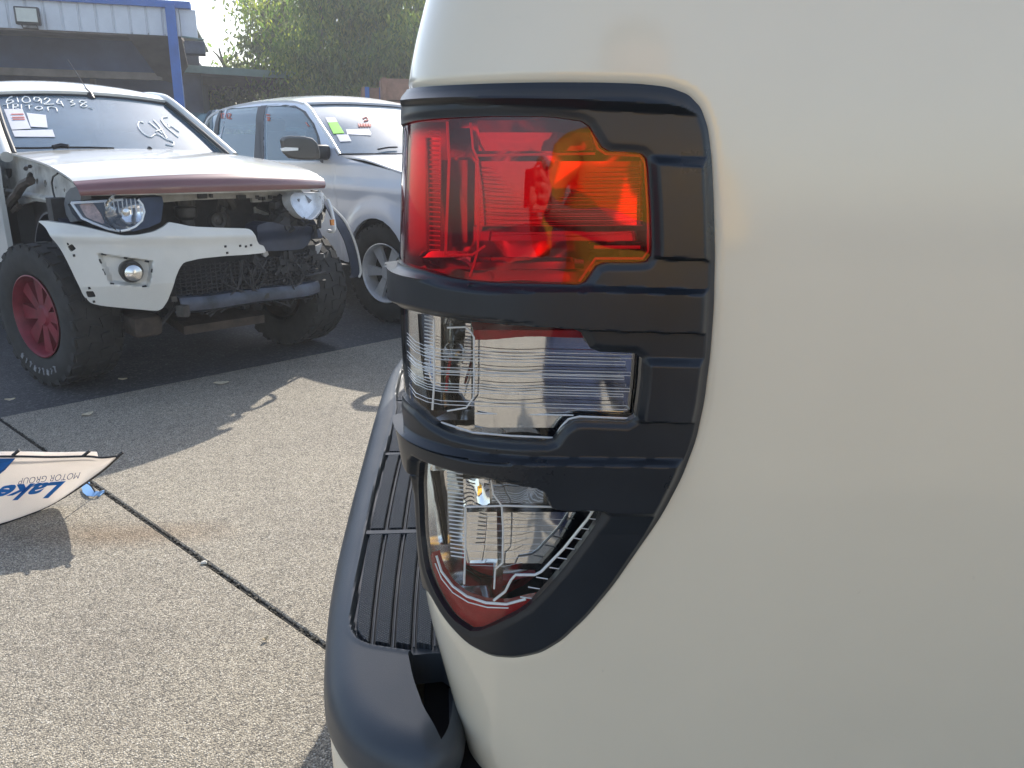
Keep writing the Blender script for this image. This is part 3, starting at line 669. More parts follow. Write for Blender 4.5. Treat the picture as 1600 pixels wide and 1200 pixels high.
# ------------------------------------------------------------------ step bumper
ZB=.725
bo=[onz(x,y,ZB)[:2] for x,y in [(712,1192),(650,1180),(590,1165),(540,1130),(514,1088),(506,1050),(506,1000),(512,930),(525,860),(545,780),(570,690)]]
far=[(p[0],WID-p[1]) for p in bo[::-1]]
outer=[(.012,.20),(.012,.12),(.004,.055),(-.018,.018)]+[tuple(p) for p in bo[1:]]+[tuple(p) for p in far if p[1]>.93][:-1]+[(-.018,WID-.018),(.004,WID-.055),(.012,WID-.12),(.012,WID-.20)]
outer=catmull(np.array(outer),5)
# inward normals
dO=np.gradient(outer,axis=0); nO=np.stack([dO[:,1],-dO[:,0]],1); nO/=np.linalg.norm(nO,axis=1,keepdims=True)
if nO[len(nO)//2,0]<0: nO=-nO
RW=.046
def roll(d):
    t=np.clip((RW-np.asarray(d,float))/RW,0,1); return -.032*(1-np.sqrt(np.clip(1-t**2.5,0,1)))
prof=[(.013,float(roll(.013)))]+[(d,float(roll(d))) for d in (.010,.0075,.005,.003,.0015,.0005,.0)]+[(-.002,-.045),(-.002,-.056),(.0,-.062),(.006,-.066),(.02,-.067)]
def sweep(prof,zb,lim=None):
    P=np.zeros((len(prof),len(outer),3))
    for i,(d,dz) in enumerate(prof):
        q=outer+nO*min(d,1.)
        P[i,:,0]=q[:,0];P[i,:,1]=q[:,1];P[i,:,2]=zb+dz
    return P
# top as a height field so that the tread recess is real
BP=np.concatenate([outer+nO*.0125,[[.20,WID-.21],[.20,.21]]])
INN=[onz(x,y,ZB)[:2] for x,y in [(622,640),(603,705),(585,765),(572,830),(558,905),(549,965),(552,985),(562,998),(580,1006),(645,1016),(664,1016)]]
yN=INN[-1][1]; INN=[tuple(p) for p in INN]
rec=INN+[(.02,yN)]; rec=rec+[(.02,WID-yN)]+[(p[0],WID-p[1]) for p in INN[::-1] if WID-p[1]>INN[0][1]+.02]
rec=chaikin(np.array(rec),1)
def bump_map(a,b,off): return np.stack([a,b,ZB+off],-1)
xs_=np.arange(-.2,.32,.003); ys_=np.concatenate([np.arange(-.05,.5,.003),np.arange(.5,1.0,.005),np.arange(1.0,1.9,.01)])
OUTP=np.concatenate([outer,[[.3,WID-.2],[.3,.2]]])
def bump_h(a,b): 
    d=sdf(a,b,rec); lip=.0016*np.exp(-((d-.004)/.003)**2)
    gapw=sstep(a-(Xr(.74)-.02),0.,.03)*0
    do=-sdf(a,b,OUTP); return roll(do)-.010*(1-sstep(d,-.003,.0015))+lip
CUT=np.array([onz(x,y,ZB)[:2] for x,y in [(636,1014),(700,1008),(760,1100),(770,1190),(724,1180),(690,1148),(662,1106),(645,1058)]])
CUT=chaikin(CUT,1)
top=shell('rear_bumper',bump_map,BP,M_BUMP,truck,holes=[CUT],xs=xs_,ys=ys_,hfn=bump_h,base=-.055,angle=40)
mb=MB(); mb.grid(sweep([p for p in prof],ZB)); mb.build('bumper_face',M_BUMP,top,angle=60)
mb=MB(); mb.grid(sweep([(.012,-.064),(.004,-.067),(.002,-.072),(.003,-.13),(.008,-.20),(.02,-.26),(.06,-.29),(.15,-.30)],ZB)); mb.build('painted_bumper_skirt',M_WHITE,top,angle=60)
mb=MB(); mb.box((.045,WID/2,ZB-.080),(.17,WID-.08,.02)); mb.box((.14,WID/2,ZB-.2),(.22,WID-.3,.3)); mb.build('bumper_gap_filler',M_VOID,top,smooth=False,split=True)
# the black filler above stands in for shade in the bumper gap
# tread pads: four rows in blocks along the bumper
def padx(t,y):   # t in columns 0..4 measured from the rear edge of the recess
    xa=np.interp(y,[p[1] for p in INN[::-1]][3:]+[WID-INN[0][1]],[p[0] for p in INN[::-1]][3:]+[INN[0][0]]) if False else None
INb=np.array(sorted(INN[:7],key=lambda p:p[1]))
RE=np.polyfit(np.array(INN[:6])[:,1],np.array(INN[:6])[:,0],3)
def rear_edge(y):
    yy=y if y<WID/2 else WID-y
    return float(np.polyval(RE,yy))
colw=.0212
blocks=[(.222,.508),(.530,.855),(.877,1.20),(1.222,1.50),(1.52,1.62)]
pads=0
for bi,(ya,yb) in enumerate(blocks):
    for c in range(5):
        ys=np.linspace(ya,yb,14); L0=[];R0=[]
        for y in ys:
            e=rear_edge(y)+.006; fan=float(np.interp(y if y<WID/2 else WID-y,[.2,.5,.92],[1.,1.14,1.2])); x0=e+c*(colw+.0055)*fan; x1=x0+colw*fan
            L0.append((x0,y)); R0.append((x1,y))
        if bi==0 and c==0:
            L0[0]=(L0[0][0]+.012,L0[0][1]); L0[1]=(L0[1][0]+.002,L0[1][1])
        if bi==0: 
            dy=(-.006,-.012,-.016,-.018,-.018)[c]; L0[0]=(L0[0][0],L0[0][1]+dy+ .006);R0[0]=(R0[0][0],R0[0][1]+dy)
        zt=ZB-.0015; zb=ZB-.012; rows=[]
        A=np.array([(x,y,zb) for x,y in L0]);B=np.array([(x+.0015,y,zt-.001) for x,y in L0]);Cc=np.array([(x+.003,y,zt) for x,y in L0])
        Dd=np.array([(x-.003,y,zt) for x,y in R0]);E=np.array([(x-.0015,y,zt-.001) for x,y in R0]);Ff=np.array([(x,y,zb) for x,y in R0])
        G=np.stack([A,B,Cc,Dd,E,Ff]); mb=MB(); mb.grid(G)
        n=len(ys)
        mb.add([G[k,0] for k in range(6)],[tuple(range(6))]); mb.add([G[k,-1] for k in range(6)],[tuple(range(5,-1,-1))])
        mb.build('tread_pad',M_PAD,top,angle=30); pads+=1
# thin ridges between the pad rows and across the blocks
mb=MB()
for c in range(1,6):
    mb.tube([(rear_edge(y)+.0033+c*(colw+.0055)*float(np.interp(y if y<WID/2 else WID-y,[.2,.5,.92],[1.,1.14,1.2])),y,ZB-.006) for y in np.linspace(.205,1.62,40)],.0016,6)
for y in (.519,.866,1.211,1.51): mb.box((rear_edge(y)+.075,y,ZB-.008),(.155,.012,.010))
mb.build('tread_ribs',M_BUMP,top,angle=40)
# ------------------------------------------------------------------ DAMAGED WHITE UTE (left)
def vframe(org,ang):
    a=R(ang); v=np.array([math.cos(a),math.sin(a),0]); u=np.array([v[1],-v[0],0]); RR=np.array([u,v,[0,0,1.]]); o=np.array([org[0],org[1],0.])
    return RR,o
TR,TO=vframe((-1.65,4.37),40.)
# object local axes: x=l (towards image right), y=-f, z up  -> rotate by 40 deg about Z
def tl(f,l,z): return (l,-f,z)
ute=empty('damaged_ute',(TO[0],TO[1],0),R(40.),label='damaged white ute with torn front bumper, maroon bonnet edge and red rims',cat='ute')
def tloc(x,y,n,val):
    c=TR@(CP-TO); d=TR@ray(x,y); i='flz'.index(n); return c+d*(val-c[i])/d[i]
def front(l,z):
    l=np.asarray(l,float); z=np.asarray(z,float); a=np.abs(l)
    return .69-.26*(a/.85)**2.6-np.where(a>.8,2.2*(a-.8)**1.2*1.0,0)-.35*np.clip(z-.9,0,1)**1.0-.25*np.clip(.62-z,0,1)
def FS(a,b,off):
    f=front(a,b); e=.01; fl=(front(a+e,b)-front(a-e,b))/(2*e); n=np.sqrt(1+fl**2)
    return np.stack([a-fl/n*off*1.0,-(f+off/n),b],-1)
def unpF(x,y,off=0.):
    c=TR@(CP-TO); d=TR@ray(x,y); ts=np.linspace(2.5,7.5,5001); P=c+ts[:,None]*d
    g=P[:,0]-(front(P[:,1],P[:,2])+off); k=int(np.argmax(g<0)); return (P[k,1],P[k,2])
def UF(pts,off=0.): return np.array([unpF(x,y,off) for x,y in pts])
# bonnet
def row(fc,fe,zc_,ze,hw,n=7):
    out=[]
    for t in np.linspace(-1,1,n): out.append(tl(fc+(fe-fc)*abs(t)**2.2, hw*t, zc_+(ze-zc_)*abs(t)**2.0))
    return out
brow=[row(-.66,-.76,1.292,1.262,.70),row(-.3,-.32,1.278,1.237,.705),row(.05,.02,1.253,1.212,.71),row(.34,.24,1.222,1.185,.715),row(.52,.38,1.192,1.160,.715),row(.590,.445,1.172,1.140,.71)]
mb=MB(); mb.grid(patch(brow,6,6),thick=-.012); bon=mb.build('bonnet',M_TWHITE,ute,angle=50)
srow=[row(.596,.450,1.170,1.138,.712),row(.632,.485,1.150,1.122,.712),row(.648,.503,1.122,1.102,.708),row(.645,.50,1.092,1.088,.70)]
mb=MB(); mb.grid(patch(srow,5,6),thick=-.014); mb.build('maroon_bonnet_edge',M_BROWN,ute,angle=50)
mb=MB(); mb.tube([tl(.645-.145*abs(t)**2.2,.70*t,1.086) for t in np.linspace(-1,1,30)],.006,6); mb.build('bonnet_seal',M_PRIMER,ute)
# windscreen and roof
wrow=[row(-.70,-.80,1.285,1.268,.665),row(-.98,-1.06,1.43,1.405,.63),row(-1.24,-1.30,1.555,1.53,.59),row(-1.44,-1.49,1.655,1.630,.55)]
mb=MB(); mb.grid(patch(wrow,6,6),thick=-.006); ws=mb.build('windscreen',M_GLASS,ute,angle=60)
rrow=[row(-1.45,-1.50,1.668,1.640,.57),row(-1.62,-1.66,1.718,1.675,.60),row(-2.0,-2.0,1.762,1.705,.63),row(-2.5,-2.5,1.775,1.715,.63),row(-3.0,-3.0,1.76,1.70,.62)]
mb=MB(); mb.grid(patch(rrow,6,6),thick=.02,flip=False); roof=mb.build('roof',M_TWHITE,ute,angle=60)
for sg in(-1,1):
    mb=MB(); P0=[tl(-.74,.725*sg,1.25),tl(-1.05,.685*sg,1.41),tl(-1.30,.645*sg,1.54),tl(-1.52,.605*sg,1.650),tl(-1.75,.62*sg,1.69),tl(-2.2,.645*sg,1.71),tl(-3.0,.64*sg,1.70)]
    mb.tube(catmull(P0,6),.036,10); mb.build('windscreen_pillar',M_TWHITE,ute)
    mb=MB(); P0=[tl(-.735,.678*sg,1.272),tl(-1.02,.642*sg,1.412),tl(-1.27,.603*sg,1.537),tl(-1.475,.565*sg,1.640)]
    mb.tube(catmull(P0,6),.011,8); mb.build('windscreen_rubber',M_BLACK,ute)
mb=MB(); mb.tube([tl(-1.445-.045*abs(t)**2.2,.56*t,1.660-.026*t*t) for t in np.linspace(-1,1,24)],.008,6); mb.tube([tl(-.70-.1*abs(t)**2.2,.67*t,1.284-.018*t*t) for t in np.linspace(-1,1,24)],.012,6); mb.build('windscreen_seal',M_BLACK,ute)
# cab sides and tray
for sg in(-1,1):
    P=[]
    for f in np.linspace(-.80,-3.0,12):
        P.append([tl(f,sg*(.76 if z<1.15 else .755),z) for z in(.42,.6,.85,1.05,1.17,1.245)])
    mb=MB(); mb.grid(np.array(P),thick=.03*(-sg)); mb.build('door',M_TWHITE,ute,angle=50)
    mb=MB(); mb.grid(np.array([[tl(f,sg*(.745-.11*t),1.25+.40*t) for t in(0,.5,1)] for f in (-1.02+0,-1.5,-2.0,-2.9)]) if False else np.array([[tl(-.86-.68*t,sg*(.735-.10*t),1.25+.40*t),tl(-2.0,sg*(.735-.10*t),1.25+.40*t),tl(-2.95,sg*(.735-.10*t),1.25+.40*t)] for t in(0,.5,1.)]),thick=.004); mb.build('side_window',M_GLASS2,ute)
    mb=MB()
    for f in(-1.9,-2.98): mb.tube([tl(f,sg*.75,1.24),tl(f+.03,sg*.64,1.69)],.035,8)
    mb.build('door_pillar',M_TWHITE,ute,split=True)
    mb=MB(); mb.box(tl(-3.9,sg*.74,.95),(.05,1.7,.5)); mb.build('tray_side',M_TWHITE,ute,smooth=False)
mb=MB(); mb.box(tl(-4.72,0,.95),(1.45,.05,.5)); mb.build('tailgate',M_TWHITE,ute,smooth=False)
# mirror on image-right side is hidden; cabin
mb=MB(); mb.box(tl(-1.9,0,.75),(1.38,2.0,.5)); mb.box(tl(-.95,0,1.12),(1.3,.3,.22),ch=.05)
for l in(-.36,.36): mb.box(tl(-1.85,l,1.15),(.48,.14,.55),rx=-.2,ch=.05); mb.box(tl(-1.98,l,1.49),(.26,.10,.18),ch=.04)
mb.box(tl(-2.95,0,1.3),(1.3,.04,.35)); mb.build('seat',M_INT,ute,angle=40,split=True)
mb=MB(); c=tl(-1.25,-.36,1.20); mb.tube([(c[0]+.18*math.cos(a),c[1]+.10*math.sin(a),c[2]+.15*math.sin(a)) for a in np.linspace(0,2*math.pi,24)[:-1]],.014,6,closed=True); mb.build('steering_wheel',M_BLACK,ute)
# aerial
a0=np.array(tloc(143,151,'l',.02)); a1=np.array(tloc(106,93,'l',.02))
mb=MB(); A0v=Vector(tl(*a0)); A1v=Vector(tl(*a1)); mb.tube([A0v,A0v.lerp(A1v,.15),A1v],[.005,.004,.003],6); mb.tube([A0v-Vector((0,0,.02)),A0v.lerp(A1v,.05),A0v.lerp(A1v,.2)],[.028,.022,.006],10); mb.build('aerial',M_BLACK,ute)
# wipers
wt=bvh(ws); Wi=lambda p:Vector(p)
MW=parent_matrix(ute); MI=MW.inverted()
def onsurf(tree,pts,lift): return [MI@p for p in on_surface(tree,pts,lift)]
mb=MB()
q=onsurf(wt,[(22,236),(60,236),(90,235),(140,235),(178,236),(190,239)],.02); mb.tube(q,.007,6)
q=onsurf(wt,[(84,237),(96,234),(108,236)],.03); mb.tube(q,.016,6)
q=onsurf(wt,[(210,239),(228,238),(260,240),(300,242)],.02); mb.tube(q,.007,6); q=onsurf(wt,[(226,238),(234,237),(244,240)],.03); mb.tube(q,.014,6)
mb.build('wiper',M_BLACK,ute,split=True)
# paint-pen writing on the screen, stroke by stroke
def strokes(tree,lines,wd,mat,par,lift=.004,name='painted_writing',inv=None):
    mb=MB(); inv=inv or MI
    for ln in lines:
        ln=catmull(np.array(ln,float),5) if len(ln)>2 else np.array(ln,float)
        q=[inv@p for p in on_surface(tree,ln,lift)]
        if len(q)>1: mb.tube(q,wd,5)
    return mb.build(name,mat,par)
Z=lambda pts:[(x/4.8,y/4.8) for x,y in pts]
digits=[[(92,728),(62,745),(48,775),(75,780),(100,765),(85,755),(58,762)],[(128,735),(138,772)],[(185,728),(165,755),(190,775),(225,765),(215,735),(185,728)],
 [(298,738),(262,735),(255,755),(285,765),(303,745),(310,780)],[(330,752),(352,738),(372,752),(350,775),(330,785),(370,788),(405,785)],[(440,748),(425,775),(460,785)],[(455,765),(475,800)],
 [(505,750),(545,756),(528,772),(562,784),(530,797)],[(648,768),(612,758),(596,770),(622,783),(650,796),(628,808),(604,798),(622,783),(648,770)],[(665,808),(695,820)]]
trit=[[(25,790),(80,782)],[(55,785),(60,820)],[(98,788),(100,822)],[(98,788),(130,785),(130,803),(100,806),(140,822)],[(160,790),(162,820)],[(190,795),(245,792)],[(218,795),(222,822)],
 [(285,803),(265,815),(290,828),(318,818),(308,805),(285,803)],[(362,835),(358,812),(385,805),(420,815),(430,840)]]
sale=[[(1078,925),(1045,918),(1035,950),(1070,1000),(1125,1030),(1165,1010),(1200,1018)],[(1115,920),(1160,955),(1215,1005)],[(1150,905),(1200,960),(1250,1040)],[(1165,990),(1215,970)],[(1205,900),(1250,960),(1335,1030)],[(1255,880),(1215,890),(1225,920),(1270,960),(1260,930)],[(1270,940),(1340,990)],
 [(1190,1010),(1240,1045),(1300,1070),(1290,1095),(1240,1085)]]
strokes(wt,[Z(l) for l in digits+trit],.0042,M_CHALK,ws); strokes(wt,[Z(l) for l in sale],.005,M_CHALK,ws)
def onto(tree,poly,mat,par,name,thick=.002,lift=.006,inv=None):
    q=on_surface(tree,poly,lift); _,n=cast(tree,sum(p[0] for p in poly)/len(poly),sum(p[1] for p in poly)/len(poly))
    if len(q)<3: return None
    inv=inv or MI
    mb=MB(); flatpoly(mb,[inv@p for p in q],thick,inv.to_3x3()@n); return mb.build(name,mat,par,smooth=False)
onto(wt,Z([(30,825),(170,822),(232,970),(90,978)]),M_PAPER,ws,'paper_notice'); onto(wt,Z([(200,852),(345,868),(358,962),(232,955)]),M_PAPER,ws,'paper_notice'); onto(wt,Z([(92,985),(395,978),(414,1032),(112,1030)]),M_PAPER,ws,'paper_notice')
for y in(862,885,900): onto(wt,Z([(84+(y-862)*.3,y),(176+(y-862)*.3,y-2),(180+(y-862)*.3,y+6),(88+(y-862)*.3,y+8)]),M_REDINK,ws,'red_print',.001,.009)
# inner structure where the wing is missing
Zi=lambda pts:[(x/10.,230+y/10.) for x,y in pts]
IL=-.665
def IP(a,b,off): return np.stack([np.full(len(np.atleast_1d(a)),IL)-off,-np.asarray(a),np.asarray(b)],-1)
def UI(pts): return np.array([tuple(np.array(tloc(x,y,'l',IL))[[0,2]]) for x,y in pts])
def ell(cx,cy,rx,ry,n=14,px=True): return [(cx+rx*math.cos(t),cy+ry*math.sin(t)) for t in np.linspace(0,2*math.pi,n+1)[:-1]]
inout=UI(Zi([(-400,120),(200,110),(300,150),(800,330),(1250,640),(1270,900),(1000,1010),(850,880),(560,840),(350,900),(150,1010),(20,1180),(-400,1500)]))
inout[:,0]=np.clip(inout[:,0],-1.4,.42)
holes=[UI(Zi(ell(470,490,58,105))),UI(Zi(ell(580,535,20,48))),UI(Zi(ell(707,568,22,55))),UI(Zi(ell(873,635,12,28))),UI(Zi(ell(1005,672,14,32))),UI(Zi([(55,335),(190,335),(190,450),(115,510),(70,440)])),UI(Zi([(92,600),(112,610),(118,760),(100,770)]))]
shell('inner_wing',IP,inout,M_PRIMER,ute,cell=.012,holes=holes,base=-.012,angle=30,hfn=lambda a,b:.02*sstep(b,1.045,1.03)-.012*sstep(b,1.015,1.005))
mb=MB(); mb.box(tl(-.40,-.56,.86),(.06,1.3,.56)); mb.build('engine_bay_side',M_DARK,ute,smooth=False)
mb=MB(); mb.tube([tl(*tloc(x,y,'l',-.74)) for x,y in [(48,282),(36,288),(31,295),(26,304),(20,310),(16,318)]],.026,8); mb.tube([tl(*tloc(x,y,'l',-.72)) for x,y in [(20,305),(24,318),(20,330),(30,322)]],.018,6); mb.build('loom_hose',M_RUST,ute,split=True)
mb=MB(); mb.tube([tl(*tloc(x,y,'l',-.70)) for x,y in [(90,271),(83,276),(81,285),(83,300),(88,318),(93,338)]],.005,5); mb.tube([tl(*tloc(x,y,'l',-.72)) for x,y in [(40,264),(42,260),(47,260)]],.012,6); mb.build('cable',M_BLACK,ute,split=True)
# grey splash shield behind the headlamp
sh=[(118,292),(126,300),(126,312),(112,314),(106,320),(112,333),(122,345),(110,347),(103,335),(100,318),(103,302),(110,294)]
mb=MB(); flatpoly(mb,[Vector(tl(*tloc(x,y,'l',-.70))) for x,y in sh],.05,Vector((-1,0,0))); mb.build('splash_shield',pmat('grey_liner',(.10,.11,.12),.6,var=.3),ute,smooth=False)
# wheel arch liner
mb=MB(); 
for sg in(-1,1):
    P=[[tl(.0+.52*math.cos(a),sg*.60+dl*sg,.42+.55*math.sin(a)) for dl in(-.10,.0,.08,.13)] for a in np.linspace(R(38),R(150),20)]
    mb.grid(np.array(P),thick=.012)
mb.build('wheel_arch_liner',M_NAVY,ute,split=True)
# front bumper cover, right half torn away
BO=[(57,344),(75,346),(100,349),(130,354),(160,361),(190,368),(215,367),(240,362),(256,354),(264,347),(276,349),(300,354),(345,356),(387,357),(393,360),(398,368),(401,376),(405,382),(412,384),(416,393),(414,395),(385,398),(350,400),(312,404),(287,410),(280,420),(274,435),(268,455),(262,470),(254,482),(246,486),(200,482),(160,478),(142,474),(130,462),(120,440),(108,415),(96,392),(82,370),(70,354)]
fr=[(152,396),(190,402),(238,408),(236,432),(232,448),(172,443),(162,420)]
BOu=chaikin(UF(BO),1); FRu=UF(fr)
sq1=UF([(105,385),(113,381),(119,389),(110,394)]); sq2=UF([(133,455),(146,455),(150,464),(137,465)])
def bump_hh(a,b):
    d=-sdf(a,b,FRu); h=-.035*sstep(d,-.004,.012)
    return h+.010*np.exp(-((b-.845+.04*a)/.03)**2)*(d<0)
bc=shell('front_bumper_cover',FS,BOu,M_TWHITE,ute,cell=.008,holes=[sq1,sq2],hfn=bump_hh,base=-.03,angle=35)
mb=MB()
for (x,y) in [(110,388),(141,460)]:
    l,z=unpF(x,y); p=FS(np.array([l]),np.array([z]),np.array([-.03]))[0]; mb.box(p,(.07,.02,.07))
mb.build('sensor_backing',M_BLACK,bc,smooth=False,split=True)
mb=MB()
for x,y in [(107,381),(116,399),(140,450),(147,471),(375,384),(384,385),(392,383),(352,385),(355,395)]:
    l,z=unpF(x,y); p=FS(np.array([l]),np.array([z]),np.array([.001]))[0]; mb.box(p,(.012,.006,.012),rz=.3)
for (x0,y0,x1,y1) in [(158,397,166,398),(193,403,199,404),(226,408,233,409),(155,405,158,412),(160,420,164,430),(172,443,178,444),(222,448,229,447),(238,420,237,426)]:
    q=[FS(np.array([l]),np.array([z]),np.array([-.004]))[0] for l,z in UF([(x0,y0),(x1,y1)])]; mb.tube(q,.005,4)
mb.build('clip_slot',M_BLACK,bc,smooth=False,kind='stuff')
# fog lamp
l,z=unpF(203,424); p=FS(np.array([l]),np.array([z]),np.array([-.03]))[0]; rot=Matrix.Rotation(R(-12),3,'Z')
mb=MB(); mb.lathe([(.001,-.075),(.050,-.072),(.058,-.05),(.056,.03),(.03,.06)],20,'Y',p,rot); fog=mb.build('fog_lamp',M_BLACK,ute)
mb=MB(); mb.lathe([(.001,-.090),(.022,-.088),(.042,-.078)],20,'Y',Vector(p)+Vector((.006,0,-.004)),rot); mb.build('lamp_glass',M_CHROME2,fog)
# headlamps
def HF(a,b,off): return FS(a,b,off)
HL=[(104,316),(112,313),(150,313),(200,309),(252,306),(254,318),(250,347),(232,355),(205,362),(185,364),(165,360),(140,350),(122,342)]
HLu=chaikin(UF(HL,-.02),1)
for sg in(1,-1):
    if sg==-1: continue
    mp=(lambda a,b,off:FS(a*1.0,b,off-.02)) if sg==1 else (lambda a,b,off:FS(-a,b,off-.02)*np.array([1,1,1]))
    hh=shell('headlamp',mp,HLu,M_NAVY,ute,cell=.010,hfn=lambda a,b:np.full(len(a),-.17),base=.0,angle=30)
    LZ=chaikin(UF([(104,316),(112,313),(150,313),(206,309),(220,318),(224,331),(219,346),(208,356),(195,360),(183,362),(165,359),(140,350),(122,342)],-.02),1)
    shell('lamp_lens',mp,LZ,M_HLENS,hh,cell=.012,hfn=lambda a,b:np.full(len(a),.003),base=-.003)
    BEZ=UF([(214,309),(252,306),(254,318),(250,347),(232,355),(205,362),(190,362),(208,357),(220,346),(224,331),(220,318)],-.02)
    shell('dark_bezel',mp,BEZ,M_NAVY,hh,cell=.010,hfn=lambda a,b:np.full(len(a),.002),base=-.05)
    # reflector bowl
    cc=unpF(192,332,-.02); pc=mp(np.array([cc[0]]),np.array([cc[1]]),np.array([-.02]))[0]
    mb=MB(); mb.lathe([(.012,.05),(.05,.04),(.085,.015),(.105,-.02)],26,'Y',pc,Matrix.Rotation(R(14*sg),3,'Z')@Matrix.Scale(1.22,3,(1,0,0))); mb.build('reflector_bowl',M_CHROME,hh)
    mb=MB(); mb.tube([mp(np.array([q[0]]),np.array([q[1]]),np.array([-.002]))[0] for q in UF([(214,312),(221,320),(224,331),(220,345),(210,354),(198,359),(186,361)],-.02)],.007,6); mb.tube([mp(np.array([q[0]]),np.array([q[1]]),np.array([-.004]))[0] for q in UF([(107,317),(150,315),(190,312)],-.02)],.007,6); mb.tube([mp(np.array([q[0]]),np.array([q[1]]),np.array([-.004]))[0] for q in UF([(107,317),(124,341),(142,349),(166,358),(184,361)],-.02)],.007,6); mb.build('bright_surround',M_CHALK,hh)
    mb=MB(); mb.lathe([(.001,-.03),(.02,-.025),(.025,.0),(.02,.04)],16,'Y',pc); mb.build('bulb',M_CHROME2,hh)
    IND=UF([(116,320),(140,318),(152,334),(160,352),(142,346),(128,340)],-.02)
    shell('indicator',mp,IND,pmat('pale_amber',(.50,.30,.22),.25,coat=.5,var=.4,vs=40),hh,cell=.012,hfn=lambda a,b:np.full(len(a),-.03),base=-.05)
    mb=MB()
    for k in range(9):
        q=UF([(160+k*7,313-k*.4),(163+k*7,330+k)],-.02); mb.tube([mp(np.array([t[0]]),np.array([t[1]]),np.array([-.006]))[0] for t in q],.003,4)
    mb.build('lens_flute',M_GUIDE,hh)
# the far headlamp: only its lens and a clouded reflector are left
mpR=lambda a,b,off:FS(-a,b,off-.02)
LZ=chaikin(UF([(104,316),(112,313),(150,313),(206,309),(220,318),(224,331),(219,346),(208,356),(195,360),(183,362),(165,359),(140,350),(122,342)],-.02),1)
hb=shell('far_headlamp',mpR,LZ,pmat('clouded_reflector',(.72,.73,.74),.3,.35,var=.25,vs=12,bump=.5,bs=18,bd=.01),ute,cell=.012,hfn=lambda a,b:-.05-.03*sstep(a,-.75,-.45),base=-.01,angle=40)
shell('lamp_lens',mpR,LZ,M_HLENS,hb,cell=.012,hfn=lambda a,b:np.full(len(a),.003),base=-.003)
# radiator area
mb=MB(); mb.box(tl(.20,.02,.82),(1.22,.06,.62)); mb.build('radiator',pmat('radiator_core',(.035,.035,.038),.6,var=.2,vs=30,bump=.6,bs=250,bd=.003),ute,smooth=False)
mb=MB(); mb.box(tl(.10,.0,.70),(1.5,.10,.70)); mb.box(tl(-.3,0,.78),(1.2,.8,.55)); mb.build('engine_block',M_DARK,ute,smooth=False,split=True)
mb=MB()
P=[(-.30,1.060),(-.1,1.068),(.2,1.068),(.45,1.06),(.62,1.045)]
mb.grid(np.array([[tl(.43-.12*l*l,l,z+d) for l,z in catmull(np.array(P),4)] for d in(.02,.0,-.035-.0)]),thick=.03)
for l in (.30,.38,.46,.55): mb.box(tl(.40-.1*l*l,l,1.02),(.06,.03,.03))
mb.build('upper_crossmember',M_PRIMER,ute,angle=30)
mb=MB()
for x,y in [(312,306),(330,306),(402,308),(406,310),(412,310),(422,308),(430,309),(372,308),(378,309)]: mb.box(tl(*tloc(x,y,'f',.445)),(.014,.02,.02))
mb.box(tl(*tloc(316,306,'f',.445)),(.05,.02,.03)); mb.box(tl(*tloc(378,308,'f',.445)),(.045,.02,.025)); mb.build('crossmember_hole',M_BLACK,ute,smooth=False,kind='stuff')
mb=MB()
for (x0,y0,x1,y1,wd) in [(345,305,350,322,.05),(350,322,345,336,.04),(354,306,364,324,.05),(350,330,353,353,.035),(342,312,340,330,.012),(357,335,359,345,.01)]:
    p=Vector(tl(*tloc(x0,y0,'f',.40))); q=Vector(tl(*tloc(x1,y1,'f',.38))); mb.tube([p,q],wd*.55,6)
mb.box(tl(*tloc(352,348,'f',.38)),(.06,.02,.07)); mb.build('bonnet_latch',M_DARKMET,ute,angle=30)
hc=Vector(tl(*tloc(340,344,'f',.40)))
mb=MB(); mb.lathe([(.030,-.012),(.044,-.018),(.050,-.008),(.048,.02),(.001,.03)],24,'Y',hc); mb.lathe([(.001,-.006),(.008,-.006),(.010,.0),(.03,.004)],12,'Y',hc); mb.build('horn',M_DARKMET,ute,angle=30)
mb=MB(); hc=Vector(tl(*tloc(290,330,'f',.36))); mb.lathe([(.001,.09),(.05,.088),(.056,.05),(.05,.03),(.062,.02),(.06,-.03),(.04,-.05),(.045,-.12)],18,'Z',hc)
for a in range(5): mb.box(hc+Vector((.055*math.cos(a*1.25),.055*math.sin(a*1.25),.065)),(.012,.012,.06))
mb.build('reservoir',M_DARKMET,ute,angle=30)
mb=MB(); mb.tube([tl(*tloc(398,318,'f',.28)),tl(*tloc(402,352,'f',.28))],.006,6); mb.box(tl(*tloc(408,330,'f',.25)),(.09,.02,.05)); mb.build('radiator_bracket',M_PRIMER,ute,smooth=False)
# reinforcement bar and foam on the torn side
FB=[(398,352),(420,345),(450,352),(470,352),(492,352),(498,362),(494,378),(482,388),(460,390),(430,392),(412,392),(404,378)]
FBu=chaikin(UF(FB,-.12),1)
shell('foam_bar',lambda a,b,off:FS(a,b,off-.12),FBu,M_NAVY,ute,cell=.012,hfn=lambda a,b:.03*sstep(b,.78,.86),base=-.1)
mb=MB(); rng=random.Random(5)
for k in range(26):
    l=.30+rng.random()*.5; z=.78+rng.random()*.26; f=.20+.10*rng.random()-.1*l*l; mb.box(tl(f,l,z),(.03+.09*rng.random(),.05,.03+.08*rng.random()),rz=rng.random()*.8,ry=rng.random()*.8)
for k in range(46):
    l=.36+rng.random()*.42; z=.80+rng.random()*.25; f=float(front(l,z))-.10-.08*rng.random(); mb.box(tl(f,l,z),(.015+.07*rng.random()**2,.02+.04*rng.random(),.015+.07*rng.random()**2),rz=rng.random()*1.5,ry=rng.random()*1.5,rx=rng.random())
